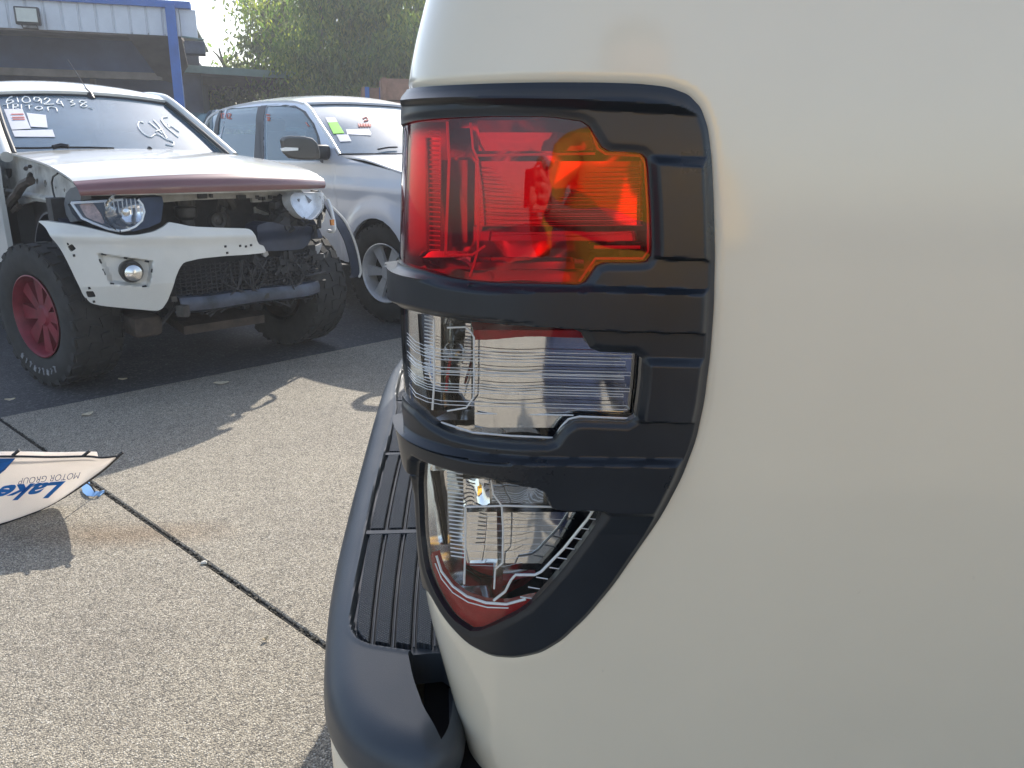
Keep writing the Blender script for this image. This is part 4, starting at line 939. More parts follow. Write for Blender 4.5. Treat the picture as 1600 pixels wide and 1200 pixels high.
for k in range(40):
    l=-.36+rng.random()*1.05; z=.36+rng.random()*.16; f=.28+.16*rng.random(); mb.box(tl(f,l,z),(.02+.09*rng.random()**2,.03+.05*rng.random(),.015+.05*rng.random()**2),rz=rng.random()*1.5,ry=rng.random()*1.5,rx=rng.random())
for k in range(14):
    l=-.34+rng.random()*1.0; p0=Vector(tl(.44+.05*rng.random(),l,.40+.15*rng.random())); p1=p0+Vector((rng.gauss(0,.10),-.03,rng.gauss(-.02,.05))); p2=p1+Vector((rng.gauss(0,.10),.05,rng.gauss(-.02,.05))); mb.tube(catmull(np.array([p0[:],p1[:],p2[:]]),4),.006+.008*rng.random(),5)
for k in range(60):
    l=.12+rng.random()*.55; z=.49+rng.random()*.21; f=float(front(l,.6))-.135+.03*rng.random(); mb.box(tl(f,l,z),(.02+.10*rng.random()**2,.02,.012+.05*rng.random()**2),rz=rng.random()*.6,ry=rng.gauss(0,.5))
for k in range(12):
    l=.0+rng.random()*.6; z0=.70-.06*rng.random(); f=float(front(l,.6))-.09; mb.tube(catmull(np.array([tl(f,l,z0),tl(f+.015,l+rng.gauss(0,.05),z0-.10),tl(f,l+rng.gauss(0,.08),z0-.2),tl(f-.03,l+rng.gauss(0,.1),z0-.28)]),4),.005,5)
for k in range(16):
    l=.35+rng.random()*.4; mb.tube([tl(.33,l,1.0-rng.random()*.1),tl(.36,l+.05*rng.gauss(0,1),.88),tl(.33,l+.1*rng.gauss(0,1),.80)],.006,5)
mb.build('wiring_clutter',M_DARK,ute,smooth=False,kind='stuff')
# lower grille mesh
mb=MB(); GL0=-.25
rows_=9
for i in range(rows_):
    z=.50+i*.0225; mb.tube([tl(float(front(l,.6))-.13+.010*(k%2),l,z+.007*((k+i)%2)) for k,l in enumerate(np.linspace(-.30,.66,50))],.0045,4)
for k,l in enumerate(np.linspace(-.30,.66,34)):
    mb.tube([tl(float(front(l,.6))-.125,l,.49),tl(float(front(l,.6))-.125,l,.69)],.004,4)
mb.build('lower_grille',pmat('grille_plastic',(.035,.035,.04),.55),ute,angle=40)
mb=MB(); mb.box(tl(.40,.2,.60),(.95,.02,.24)); mb.box(tl(.42,.62,.52),(.05,.06,.05)); mb.build('grille_backing',M_DARK,ute,smooth=False,split=True)
# lower beam
rb=[]
for l in np.linspace(-.30,.64,20):
    f=float(front(l,.6))-.09; zz_=.475-.02*l+.006*math.sin(l*9); rb.append([tl(f-.05,l,zz_+.035),tl(f,l,zz_+.03),tl(f+.012,l,zz_+.005),tl(f+.01,l,zz_-.028),tl(f-.03,l,zz_-.045),tl(f-.08,l,zz_-.05)])
mb=MB(); mb.grid(np.array(rb),thick=.01); mb.build('lower_crossbeam',pmat('scuffed_dark_plastic',(.05,.06,.085),.35,var=.6,vs=9,bump=.2,bs=20,bd=.004),ute,angle=40)
mb=MB(); mb.box(tl(.60,.21,.472),(.03,.02,.03)); mb.box(tl(.64,-.31,.455),(.05,.05,.06),rz=.5); mb.box(tl(.60,-.34,.52),(.03,.03,.03)); mb.build('beam_bolt',M_DARKMET,ute,smooth=False,split=True)
# broken brackets hanging near the torn corner
mb=MB()
for poly,f in [([(492,385),(504,380),(500,392),(494,402),(492,420),(486,420),(486,398)],.36),([(486,420),(492,416),(510,414),(516,420),(510,436),(498,440),(488,430)],.34),([(497,398),(506,396),(508,402),(498,404)],.36),([(412,392),(418,392),(420,398),(415,402),(411,399)],.52),([(506,440),(514,442),(518,452),(512,456),(506,450)],.35)]:
    flatpoly(mb,[Vector(tl(*tloc(x,y,'f',f))) for x,y in poly],.02,Vector((0,-1,0)))
mb.build('broken_bracket',pmat('dirty_white_plastic',(.42,.41,.40),.55,var=.4,vs=20),ute,smooth=False,split=True)
mb=MB()
q=[tl(*tloc(x,y,'f',.38)) for x,y in [(486,405),(490,410),(494,420),(497,432),(498,445)]]; mb.tube(q,.006,5)
q=[tl(*tloc(x,y,'f',.42)) for x,y in [(425,352),(432,360),(442,363),(455,361)]]; mb.tube(q,.005,5); mb.build('loose_wire',M_BLACK,ute,split=True)
# torn wheel-arch flare curling off the far corner
e0=[(500,300),(512,318),(524,330),(537,344),(548,364),(556,386),(561,408),(563,425),(560,433)]; lv=[.80,.90,.97,1.03,1.09,1.13,1.15,1.16,1.14]
E0=[Vector(tl(*tloc(x,y,'l',l))) for (x,y),l in zip(e0,lv)]
i0=[(500,306),(510,324),(518,340),(528,356),(538,376),(544,396),(548,415),(549,428),(546,434)]
E1=[Vector(tl(*tloc(x,y,'l',l-.10))) for (x,y),l in zip(i0,lv)]
mb=MB(); mb.tube(catmull(np.array([p[:] for p in E0]),5),.0125,7); mb.build('torn_flare_edge',M_TWHITE,ute)
G=np.stack([catmull(np.array([p[:] for p in E0]),5),catmull(np.array([(Vector(a).lerp(Vector(b),.5)+Vector((0,-.01,0)))[:] for a,b in zip(E0,E1)]),5),catmull(np.array([p[:] for p in E1]),5)])
mb=MB(); mb.grid(G,thick=.006); mb.build('torn_flare',M_NAVY,ute)
mb=MB(); q=[tl(*tloc(x,y,'l',.80)) for x,y in [(512,312),(517,325),(521,342),(523,356),(520,362),(513,361)]]; mb.tube(catmull(np.array(q),4),.012,6); mb.build('headlamp_rim_shard',M_CHALK,ute)
mb=MB(); q=[tl(*tloc(x,y,'l',.79)) for x,y in [(519,343),(520,352)]]; mb.tube(q,.017,6); mb.build('amber_shard',M_AMBER,ute)
# sunlit bracing behind the far lamp
mb=MB(); flatpoly(mb,[Vector(tl(*tloc(x,y,'f',.30))) for x,y in [(462,322),(480,315),(506,314),(510,325),(506,345),(498,355),(488,345),(475,332)]],.06,Vector((0,-1,0))); mb.build('lamp_back',M_CHROME2,ute,smooth=False)
# wheels, axle, underbody
TS=R(13.)
w1=make_wheel(ute,tl(.0,-.76,.405),.405,.29,.235,M_RIMRED,rz=R(-90)+TS,face=-1,nsp=8,tread=26)
for q in list(w1.children):
    if q.name.startswith('rim'): q['label']='scuffed red steel rim'
# raised letters on the tyre wall: too worn to read, short white bars
mb=MB(); rotw=Matrix.Rotation(R(-90)+TS,3,'Z'); cw=Vector(tl(.0,-.76,.405))
rng=random.Random(9)
for k in range(9):
    a=R(-62-k*8.2); 
    for j in range(2):
        rr=.300+.018*j; q=MB(); q.box((0,0,0),(.030 if j else .007,.006,.007 if (k+j)%3 else .020),ry=rng.random()*.9)
        m=Matrix.Rotation(-a,3,'Y'); mb.add([rotw@(m@(Vector(p)+Vector((rr,-.146,0))))+cw for p in q.v],q.f)
mb.build('raised_tyre_lettering',pmat('worn_white_rubber',(.30,.30,.31),.7,var=.4,vs=60),w1,smooth=False)
make_wheel(ute,tl(.0,.70,.405),.405,.29,.235,M_RUST,rz=R(-90)+TS,face=1,style='steel',tread=26)
make_wheel(ute,tl(-3.0,-.72,.405),.405,.29,.235,M_RIMRED,rz=R(-90),face=-1,nsp=8); make_wheel(ute,tl(-3.0,.72,.405),.405,.29,.235,M_RIMRED,rz=R(-90),face=1,nsp=8)
mb=MB(); 
for l in(-.42,.42): mb.box(tl(-1.9,l,.52),(.10,4.6,.13))
mb.tube([tl(.0,-.68,.405),tl(.05,-.3,.34),tl(.05,.3,.34),tl(0,.62,.405)],.05,8); mb.tube([tl(.12,-.65,.40),tl(.16,0,.36),tl(.12,.62,.40)],.02,6); mb.tube([tl(-3,-.7,.4),tl(-3,.7,.4)],.06,8)
mb.box(tl(.25,0,.33),(.5,.45,.05),rx=.12); mb.tube([tl(.2,.45,.42),tl(.05,.58,.30)],.035,8); mb.tube([tl(.1,.55,.45),tl(.0,.52,.75)],.04,8); mb.box(tl(.35,-.45,.36),(.16,.3,.12),ch=.03)
mb.build('underbody',M_RUST,ute,angle=35,split=True)
mb=MB(); mb.tube([tl(*tloc(x,y,'f',.25)) for x,y in [(345,478),(358,470),(366,464)]],.014,6); mb.build('tie_rod',pmat('bare_steel',(.32,.26,.22),.5,.4),ute)
mb=MB(); mb.tube([tl(*tloc(x,y,'f',.25)) for x,y in [(404,462),(410,464),(416,469)]],.012,6); mb.build('tow_hook',M_ALLOY,ute)
# ------------------------------------------------------------------ SILVER WAGON
SR,SO=vframe((-.60,5.42),38.)
suv=empty('silver_wagon',(SO[0],SO[1],0),R(38.),label='silver four wheel drive wagon parked behind the damaged ute',cat='four wheel drive')
def sloc(x,y,n,val):
    c=SR@(CP-SO); d=SR@ray(x,y); i='flz'.index(n); return c+d*(val-c[i])/d[i]
SMI=parent_matrix(suv).inverted()
def side_l(f,z):
    f=np.asarray(f,float); z=np.asarray(z,float)
    tum=np.where(z>1.20,.38*(z-1.20)+.5*np.clip(z-1.55,0,1)**1.5,0); low=.10*np.clip(.62-z,0,1)
    nose=.55*np.clip(f-.35,0,1)**1.8; tail=.25*np.clip(-3.2-f,0,2)**1.8; swell=-.018*np.exp(-((z-1.02)/.06)**2)
    arch=-.028*sstep(.62-np.hypot(f-.0,z-.38),0.,.14)-.028*sstep(.62-np.hypot(f+2.79,z-.38),0.,.14)
    return .065+tum+low+nose+tail+swell+arch
def SS(a,b,off): return np.stack([side_l(a,b)-off,-np.asarray(a),np.asarray(b)],-1)
def unpS(x,y,off=0.):
    c=SR@(CP-SO); d=SR@ray(x,y); ts=np.linspace(3.5,14,7001); P=c+ts[:,None]*d
    g=(side_l(P[:,0],P[:,2])-off)-P[:,1]; k=int(np.argmax(g<0)); return (P[k,0],P[k,2])
def US(pts,off=0.): return np.array([unpS(x,y,off) for x,y in pts])
WH=[US([(300,190),(312,180),(343,173),(338,200),(334,214),(318,208)]),US([(346,173),(352,171.5),(349,190),(344,212),(339,210)]),
    US([(354,171),(380,168),(404,166),(400,200),(396,247),(355,247),(344,238),(343,220),(349,195)]),
    US([(416,166),(440,165),(460,167),(474,175),(487,192),(495,212),(500,240),(500,252),(413,250),(412,220)])]
Hw=.93
ROOFZ=1.70
prof_=np.array([(.86,.45),(.90,.62),(.88,.85),(.80,1.02),(.62,1.10),(.2,1.17),(-.25,1.22),(-.55,1.255),(-.80,1.40),(-1.05,1.53),(-1.28,1.64),(-1.45,1.70),(-2.2,1.735),(-3.0,1.70),(-3.45,1.63),(-3.62,1.50),(-3.75,1.20),(-3.8,.9),(-3.78,.5),(-3.3,.45),(-2.4,.42),(-.5,.42)])
arch1=np.array([(.0+.44*math.cos(a),.37+.44*math.sin(a)) for a in np.linspace(0,2*math.pi,30)[:-1]]); arch2=arch1-np.array([2.79,0])
def mir(fn): return lambda a,b,off: fn(a,b,off)*np.array([-1,1,1])+np.array([2*Hw,0,0])
for sg in(0,1):
    mp=SS if sg==0 else mir(SS)
    sb=shell('body_side',mp,prof_,M_SILVER,suv,cell=.02,holes=[arch1,arch2]+WH,base=-.03,angle=40,hfn=lambda a,b:-.006*np.exp(-((np.abs(a+.62+.0*b)-.0)/.008)**2)*(b<1.2)-.006*np.exp(-((a+1.72)/.008)**2)*(b<1.2))
    for wh in WH: shell('side_window',mp,wh,M_GLASS2,suv,cell=.02,grow=.012,hfn=lambda a,b:np.full(len(a),-.008),base=-.012)
    FRm=US([(408,165),(440,163),(462,165),(478,174),(491,193),(499,214),(504,240),(506,256),(500,252),(500,240),(495,212),(487,192),(474,175),(460,167),(440,165),(416,166),(412,220),(413,250),(408,250)])
    shell('window_frame',mp,FRm,M_BLACK,suv,cell=.012,hfn=lambda a,b:np.full(len(a),.003),base=-.004)
    FRb=US([(404,166),(410,166),(409,250),(396,250),(397,247),(400,200)]); shell('door_pillar_trim',mp,FRb,M_BLACK,suv,cell=.012,hfn=lambda a,b:np.full(len(a),.003),base=-.004)
    shell('quarter_trim',mp,US([(343,173),(347,172),(340,212),(333,214)]),M_BLACK,suv,cell=.01,hfn=lambda a,b:np.full(len(a),.003),base=-.004)
# roof, screen, bonnet, nose span between the two sides
def srow(f_c,f_e,z_c,z_e,inset=0.,n=9):
    out=[]
    for t in np.linspace(-1,1,n):
        f=f_c+(f_e-f_c)*abs(t)**2.4; z=z_c+(z_e-z_c)*abs(t)**2.4; le=float(side_l(f_e,z_e))+inset; hw=Hw-le; out.append((Hw+hw*t,-f,z))
    return out
mb=MB(); mb.grid(patch([srow(-1.375,-1.455,1.705,1.680),srow(-1.55,-1.62,1.745,1.70),srow(-1.8,-1.85,1.778,1.712),srow(-2.4,-2.4,1.79,1.718),srow(-3.0,-3.0,1.765,1.69),srow(-3.45,-3.45,1.69,1.62),srow(-3.68,-3.62,1.55,1.50)],5,4),thick=.02); mb.build('roof',M_SILVER,suv,angle=60)
mb=MB(); mb.grid(patch([srow(-.36,-.57,1.275,1.27,.02),srow(-.66,-.83,1.42,1.41,.02),srow(-.98,-1.10,1.565,1.545,.02),srow(-1.36,-1.44,1.690,1.668,.02)],5,5),thick=.006); swin=mb.build('windscreen',M_GLASS2 if False else M_GLASS,suv,angle=60)
mb=MB(); mb.tube(catmull(np.array(srow(-.355,-.575,1.274,1.268,.005)),4),.014,6); mb.tube(catmull(np.array(srow(-1.365,-1.445,1.697,1.672,.01)),4),.008,6); mb.build('windscreen_seal',M_BLACK,suv,split=True)
for sg in(0,1):
    P=[(float(side_l(f,z))+.012,-f,z) for f,z in [(-.57,1.262),(-.80,1.392),(-1.05,1.522),(-1.28,1.633),(-1.45,1.69)]]
    if sg: P=[(2*Hw-p[0],p[1],p[2]) for p in P]
    mb=MB(); mb.tube(catmull(np.array(P),5),.016,8); mb.build('windscreen_moulding',pmat('bright_strip',(.75,.72,.66),.25,.6),suv)
mb=MB(); mb.grid(patch([srow(-.34,-.56,1.268,1.252),srow(.0,-.15,1.262,1.228),srow(.4,.25,1.225,1.165),srow(.75,.60,1.15,1.10),srow(.90,.75,1.06,1.02)],5,4),thick=-.012); mb.build('bonnet',M_SILVER,suv,angle=50)
mb=MB(); mb.grid(patch([srow(.90,.76,1.055,1.015),srow(.97,.84,.95,.93),srow(1.0,.86,.72,.72),srow(.97,.84,.48,.48)],4,4)); nose=mb.build('front_bumper',M_SILVER,suv,angle=60)
mb=MB()
for k in range(5): mb.box((Hw,-1.0,.86+k*.035),(.75,.03,.014))
mb.box((Hw,-.99,.60),(1.0,.03,.12)); mb.build('grille_bar',M_BLACK,suv,smooth=False,split=True)
for sg in(-1,1):
    mb=MB(); mb.box((Hw+sg*.60,-.90,.93),(.32,.12,.15),rz=-sg*.35,ch=.04); mb.build('headlamp',M_CHROME2,suv,angle=40)
mb=MB(); mb.box((Hw,3.74,1.0),(1.5,.06,.9)); mb.build('tailgate',M_SILVER,suv,smooth=False)
mb=MB(); mb.box((Hw,1.9,.85),(1.5,3.2,.55)); mb.box((Hw,.75,1.16),(1.45,.45,.18),ch=.05)
for l in(.55,1.3): 
    for f in(1.55,2.55): mb.box((l,f,1.20),(.46,.14,.55),rx=.2,ch=.05); mb.box((l,f+.08,1.52),(.26,.10,.16),ch=.04)
mb.build('seat',M_INT,suv,angle=40,split=True)
mb=MB(); mb.box((Hw,1.4,.40),(1.3,4.4,.12)); mb.box((Hw,-.2,.7),(1.2,.9,.6)); mb.build('underbody',M_DARK,suv,smooth=False,split=True)
mb=MB()
for fy in (0,2.79): mb.grid(np.array([[(x,fy-.45*math.cos(a),.37+.45*math.sin(a)) for x in(.10,.25,.45)] for a in np.linspace(R(-8),R(188),24)]))
mb.build('wheel_arch_liner',M_DARK,suv,split=True)
for c,fc in [((.20,0,.385),-1),((.20,2.79,.385),-1),((2*Hw-.20,0,.385),1),((2*Hw-.20,2.79,.385),1)]:
    make_wheel(suv,c,.385,.265,.235,M_ALLOY,rz=R(-90)+(R(12) if c[1]==0 else 0),face=fc,nsp=6,tread=40)
# hooped bull bar across the nose
mb=MB()
for dx in(-.42,.42): mb.tube([(Hw+dx,-.95,.55),(Hw+dx,-1.08,.75),(Hw+dx,-1.08,1.0),(Hw+dx*.9,-1.05,1.14)],.032,8)
mb.tube([(Hw-.38,-1.05,1.14),(Hw+.38,-1.05,1.14)],.032,8)
for sg in(-1,1): mb.tube(catmull(np.array([(Hw+sg*.42,-1.06,1.06),(Hw+sg*.62,-1.03,1.08),(Hw+sg*.80,-.92,1.02),(Hw+sg*.86,-.84,.86),(Hw+sg*.80,-.88,.74),(Hw+sg*.42,-1.06,.74)]),5),.028,8)
mb.tube(catmull(np.array([(.05,-.93,1.02),(-.02,-.94,1.05),(-.10,-.92,1.04),(-.13,-.82,1.06),(-.07,-.72,1.07),(.04,-.68,1.06),(.11,-.74,1.05),(.08,-.90,1.03)]),4),.030,8,closed=False)
mb.build('bull_bar',M_ALLOY,suv)
# door mirror
mb=MB(); mc=Vector((-.12,.62,1.255))
M1=[(437,219),(440,214),(452,212),(475,213),(488,216),(496,224),(500,238),(500,247),(490,250),(470,250),(450,247),(441,238)]
def mirrorpt(x,y,l): p=sloc(x,y,'l',l); return Vector((p[1],-p[0],p[2]))
A=[mirrorpt(x,y,-.13) for x,y in M1]; ctr=sum(A,Vector())/len(A)
nrm=Vector((-.45,-.89,0)).normalized()
rows3=[]
for sc,dp in((.80,.06),(.97,.045),(1.,.0),(.96,-.10),(.80,-.15)): rows3.append([ctr+(p-ctr)*sc+nrm*dp for p in A+[A[0]]])
mb.grid(np.array([[q[:] for q in r] for r in rows3])); mb.add([q[:] for q in rows3[0][:-1]],[tuple(range(len(A)))]); mb.add([q[:] for q in rows3[-1][:-1]],[tuple(range(len(A)))])
mir_=mb.build('door_mirror',M_BLACK,suv,angle=50)
mb=MB(); mb.box(mirrorpt(500,238,.02),(.16,.10,.12),ch=.03); mb.build('mirror_arm',M_BLACK,mir_)
mb=MB(); flatpoly(mb,[mirrorpt(x,y,-.15)+nrm*.035 for x,y in [(438,232),(446,230),(466,231),(466,235),(448,236),(440,236)]],.03,nrm); mb.build('repeater_lamp',M_CHALK,mir_,smooth=False)
# sale papers in the screen
st=bvh(swin); ZS=lambda pts:[(480+x/10.,150+y/10.) for x,y in pts]
onto(st,ZS([(285,345),(435,345),(475,415),(320,420)]),M_PAPER,swin,'paper_notice',inv=SMI); onto(st,ZS([(325,425),(470,415),(580,590),(410,600)]),M_GREEN,swin,'green_sale_card',inv=SMI,lift=.007)
onto(st,ZS([(455,612),(640,610),(692,715),(515,722)]),M_PAPER,swin,'paper_notice',inv=SMI); onto(st,ZS([(605,530),(960,525),(1000,590),(995,625),(625,605)]),M_PAPER,swin,'paper_notice',inv=SMI)
strokes(st,[ZS([(800+k*40,440),(815+k*40,490),(830+k*40,450)]) for k in range(5)]+[ZS([(870,360),(920,340),(950,380),(890,400)])],.006,M_REDINK,swin,inv=SMI)
side_o=[o for o in bpy.data.objects if o.name.startswith('side_window') and o.parent==suv]
tr_=[bvh(o) for o in side_o[:4]]
ZW=lambda pts:[(280+x/4.,y/4.) for x,y in pts]
for tt,ls in [(tr_[1],[[(265,710),(268,740)],[(275,712),(285,712),(280,740)]]),(tr_[2],[[(300,712),(302,740)],[(310,712),(325,716),(312,740),(328,742)]]),(tr_[3],[[(548,718),(568,720)],[(550,735),(568,735),(555,752),(570,752)],[(795,768),(812,790)]])]:
    strokes(tt,[ZW(l) for l in ls],.006,M_REDINK,side_o[0],inv=SMI)
mb=MB(); q=[SMI@p for p in on_surface(st,ZS([(1100,870),(1250,840),(1400,835)]),.02)]
if len(q)>1: mb.tube(q,.008,6); mb.build('wiper',M_BLACK,suv)
# ------------------------------------------------------------------ WORKSHOP SHED (far left)
FZ=3.3
fa=np.array(onz(283,57,FZ)); fb=np.array(onz(0,43,FZ)); fd=(fb-fa)/np.linalg.norm(fb-fa); fnrm=np.array([-fd[1],fd[0],0]); 
if fnrm[1]<0: fnrm=-fnrm
def onplane(x,y,p0,n): r=ray(x,y); return CP+r*(np.dot(p0-CP,n)/np.dot(r,n))
ftop=float(onplane(283,12,fa,fnrm)[2]); print('fascia',fa,fb,ftop)
shed=empty('workshop_shed',tuple(fa*np.array([1,1,0])),0,label='white clad workshop shed with blue roof edge and dark open front',cat='shed')
def W(a,d,z): p=fa+fd*a+fnrm*d; return (p[0]-fa[0],p[1]-fa[1],z)   # a along the front to the left, d inwards
FA=math.atan2(fd[1],fd[0]); pw=float(np.linalg.norm(fb-fa))/10.6
first=None
for k in range(26):
    a0=k*pw; a1=a0+pw
    if first is None:
        mb=MB(); zz0,zz1=FZ,ftop-.02
        pr=[(0,0),(.012,-.0),(.03,-.022),(pw-.03,-.022),(pw-.012,0),(pw-.004,0),(pw-.004,.02),(0,.02)]
        mb.prism(pr,zz0,zz1,lambda u,v,d:W(u,v,d)); first=mb.build('cladding_panel',M_FASCIA,shed,smooth=False); continue
    c=first.copy(); COL.objects.link(c); c.parent=shed; c.location=Vector(W(a0,0,0))-Vector(W(0,0,0))
mb=MB(); mb.prism([(-.22,ftop-.02),(27*pw,ftop-.02),(27*pw,ftop+.10),(-.22,ftop+.10)],-.10,.25,lambda u,v,d:W(u,d,v)); mb.build('blue_roof_edge',M_BLUE,shed,smooth=False)
mb=MB(); mb.prism([(-.12,ftop+.02),(27*pw,ftop+.02),(27*pw,ftop+.08),(-.12,ftop+.08)],.25,8.,lambda u,v,d:W(u,d,v)); mb.build('roof',M_GFASCIA,shed,smooth=False)
mb=MB(); mb.prism([(-.30,FZ-.02),(-.012,FZ-.02),(-.012,ftop-.03),(-.30,ftop-.03)],-.01,.03,lambda u,v,d:W(u,d,v)); mb.build('end_panel',M_FASCIA,shed,smooth=False)
mb=MB(); mb.prism([(.0,FZ),(27*pw,FZ),(27*pw,FZ+.05),(.0,FZ+.05)],.02,.9,lambda u,v,d:W(u,d,v-.03)); mb.build('soffit',M_BEAM,shed,smooth=False)
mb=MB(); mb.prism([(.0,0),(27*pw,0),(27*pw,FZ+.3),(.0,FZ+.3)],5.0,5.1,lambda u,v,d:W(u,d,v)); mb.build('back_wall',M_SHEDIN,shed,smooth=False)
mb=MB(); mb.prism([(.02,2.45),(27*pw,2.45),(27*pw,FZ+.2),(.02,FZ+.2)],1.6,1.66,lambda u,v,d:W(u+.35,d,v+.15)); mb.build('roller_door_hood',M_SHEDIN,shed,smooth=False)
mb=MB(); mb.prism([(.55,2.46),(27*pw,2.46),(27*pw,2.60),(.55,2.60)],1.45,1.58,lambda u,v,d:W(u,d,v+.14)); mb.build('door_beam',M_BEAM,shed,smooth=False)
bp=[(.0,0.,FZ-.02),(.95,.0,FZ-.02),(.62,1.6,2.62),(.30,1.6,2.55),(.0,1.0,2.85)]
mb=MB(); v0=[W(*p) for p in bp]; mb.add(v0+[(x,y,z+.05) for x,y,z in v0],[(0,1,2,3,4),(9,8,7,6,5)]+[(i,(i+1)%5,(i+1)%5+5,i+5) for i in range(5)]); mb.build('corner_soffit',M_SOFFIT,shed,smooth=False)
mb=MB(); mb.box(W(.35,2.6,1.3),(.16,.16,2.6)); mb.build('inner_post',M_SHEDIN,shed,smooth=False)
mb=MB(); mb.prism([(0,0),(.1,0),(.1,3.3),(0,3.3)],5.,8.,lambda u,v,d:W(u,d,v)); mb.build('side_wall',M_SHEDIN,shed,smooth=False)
t0=onplane(265,6,fa-fnrm*.12,fnrm); t1=onplane(281,165,fa-fnrm*.12,fnrm); g_=t0+(t1-t0)*(t0[2]/(t0[2]-t1[2]))
bpst=empty('blue_post',(g_[0],g_[1],0),FA,label='leaning royal blue steel post at the corner of the shed',cat='post')
mb=MB(); d_=Vector(t0-g_); ring=[(-.085,-.06),(.085,-.06),(.085,.06),(-.085,.06)]
RI=Matrix.Rotation(-FA,3,'Z'); dl_=RI@d_
V=[(x,y,0) for x,y in ring]+[(x+dl_.x,y+dl_.y,dl_.z) for x,y in ring]
mb.add(V,[(3,2,1,0),(4,5,6,7)]+[(i,(i+1)%4,(i+1)%4+4,i+4) for i in range(4)]); mb.build('shaft',M_BLUE,bpst,smooth=False)
mb=MB(); mb.box((0,0,.01),(.3,.3,.02)); mb.build('base_plate',M_BLUE,bpst,smooth=False)
# floodlight on the cladding
fp=onplane(43,25,fa-fnrm*.16,fnrm)
fl=empty('floodlight',(fp[0],fp[1],fp[2]),FA,label='square floodlight with pale glass mounted on the white cladding',cat='floodlight',group='floodlights on the shed')
fw_=.40;fh_=.30; sgn=1 if (RI@Vector(fnrm)).y>0 else -1
mb=MB(); mb.box((0,0,0),(fw_,.10,fh_),ch=.02); mb.build('housing',M_BLACK,fl,angle=40)
mb=MB(); mb.box((0,-.055*sgn,.01),(fw_*.82,.012,fh_*.74)); mb.build('glass',pmat('frosted_lamp_glass',(.55,.56,.50),.3,var=.1,vs=8,coat=.5),fl,smooth=False)
mb=MB(); mb.tube([(-.12,.0,-.14),(-.12,.10*sgn,-.19),(.12,.10*sgn,-.19),(.12,0,-.14)],.014,6); mb.build('bracket',M_DARKMET,fl)
fp=onplane(305,76,fa-fnrm*.3,fnrm)
f2=empty('floodlight',(fp[0],fp[1],fp[2]),FA,label='dark box floodlight on a thin arm beside the blue post',cat='floodlight',group='floodlights on the shed')
mb=MB(); mb.box((0,0,0),(.36,.16,.24),ch=.02,rx=.2); mb.build('housing',M_NAVY,f2,angle=40)
ar=RI@Vector(onplane(284,57,fa-fnrm*.1,fnrm)-fp); ar2=RI@Vector(onplane(318,62,fa-fnrm*.3,fnrm)-fp); mb=MB(); mb.tube([ar,ar2,(0.05,0,.1)],.016,6); mb.build('arm',M_GFASCIA,f2)
# ------------------------------------------------------------------ CARPORT
CZ=3.0
ca=np.array(onz(240,110,CZ)); cb=np.array(onz(484,125,CZ)); cdv=(cb-ca)/np.linalg.norm(cb-ca); cn=np.array([-cdv[1],cdv[0],0]); 
if cn[1]<0: cn=-cn
print('carport',ca,cb)
port=empty('carport',(cb[0],cb[1],0),0,label='low carport with grey green edge behind the blue post',cat='carport')
def CW(a,d,z): p=cb-cdv*a+cn*d; return (p[0]-cb[0],p[1]-cb[1],z)
ctz=float(onplane(482,114,cb,cn)[2]); CL=float(np.linalg.norm(cb-ca))+6
mb=MB(); mb.prism([(-.15,CZ),(CL,CZ),(CL,ctz),(-.15,ctz)],-.04,.04,lambda u,v,d:CW(u,d,v)); mb.build('roof_edge',M_GFASCIA,port,smooth=False)
mb=MB(); mb.prism([(0,CZ+.02),(CL,CZ+.02),(CL,CZ+.08),(0,CZ+.08)],.05,7.,lambda u,v,d:CW(u,d,v)); mb.build('roof_sheet',M_SOFFIT,port,smooth=False)
for d in (1.2,3.2,5.2,6.9):
    mb=MB(); mb.prism([(0,CZ-.18),(CL,CZ-.18),(CL,CZ+.015),(0,CZ+.015)],d,d+.08,lambda u,v,d_:CW(u,d_,v)); mb.build('purlin',M_SOFFIT,port,smooth=False)
for a,d in ((.12,.1),(.12,6.8),(5.2,.1),(5.2,6.8),(CL-.2,.1)):
    mb=MB(); mb.box(CW(a,d,CZ/2),(.1,.1,CZ-.002)); mb.build('post',M_BEAM,port,smooth=False)
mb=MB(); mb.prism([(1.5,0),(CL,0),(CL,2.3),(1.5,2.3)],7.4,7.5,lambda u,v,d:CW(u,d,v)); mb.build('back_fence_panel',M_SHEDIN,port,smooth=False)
# ------------------------------------------------------------------ STACKED CRATES
kx=onz(600,158,1.95*.0+1.9)
for nm,(x0,x1,y0,y1),dep,lb in (('crate',(566,604,139,165),14.2,'low brown timber crate with blue straps beside the taller brown stack'),('crate',(596,646,125,170),13.6,'taller brown timber crate behind the roof of the silver wagon')):
    r_=ray((x0+x1)/2,y0); P_=CP+r_*(dep/r_[1]); wd=(x1-x0)/F*dep; ht=P_[2]
    cr=empty(nm,(P_[0],P_[1],0),.12,label=lb,cat='crate')
    nb=7
    for k in range(nb):
        z0=ht-(k+1)*ht/nb; mb=MB(); mb.box((0,0,z0+ht/nb/2),(wd,.8,ht/nb*.93)); mb.build('board',M_BRICK,cr,smooth=False)
    for s in(-.42,.42): mb=MB(); mb.box((wd*s,-.415,ht/2),(.06,.03,ht)); mb.build('batten',M_BRICK,cr,smooth=False)
    if x0<590:
        for s in(-.3,.22): mb=MB(); mb.box((wd*s,-.43,ht-.12),(.07,.02,.24)); mb.build('blue_strap',M_BLUE,cr,smooth=False)
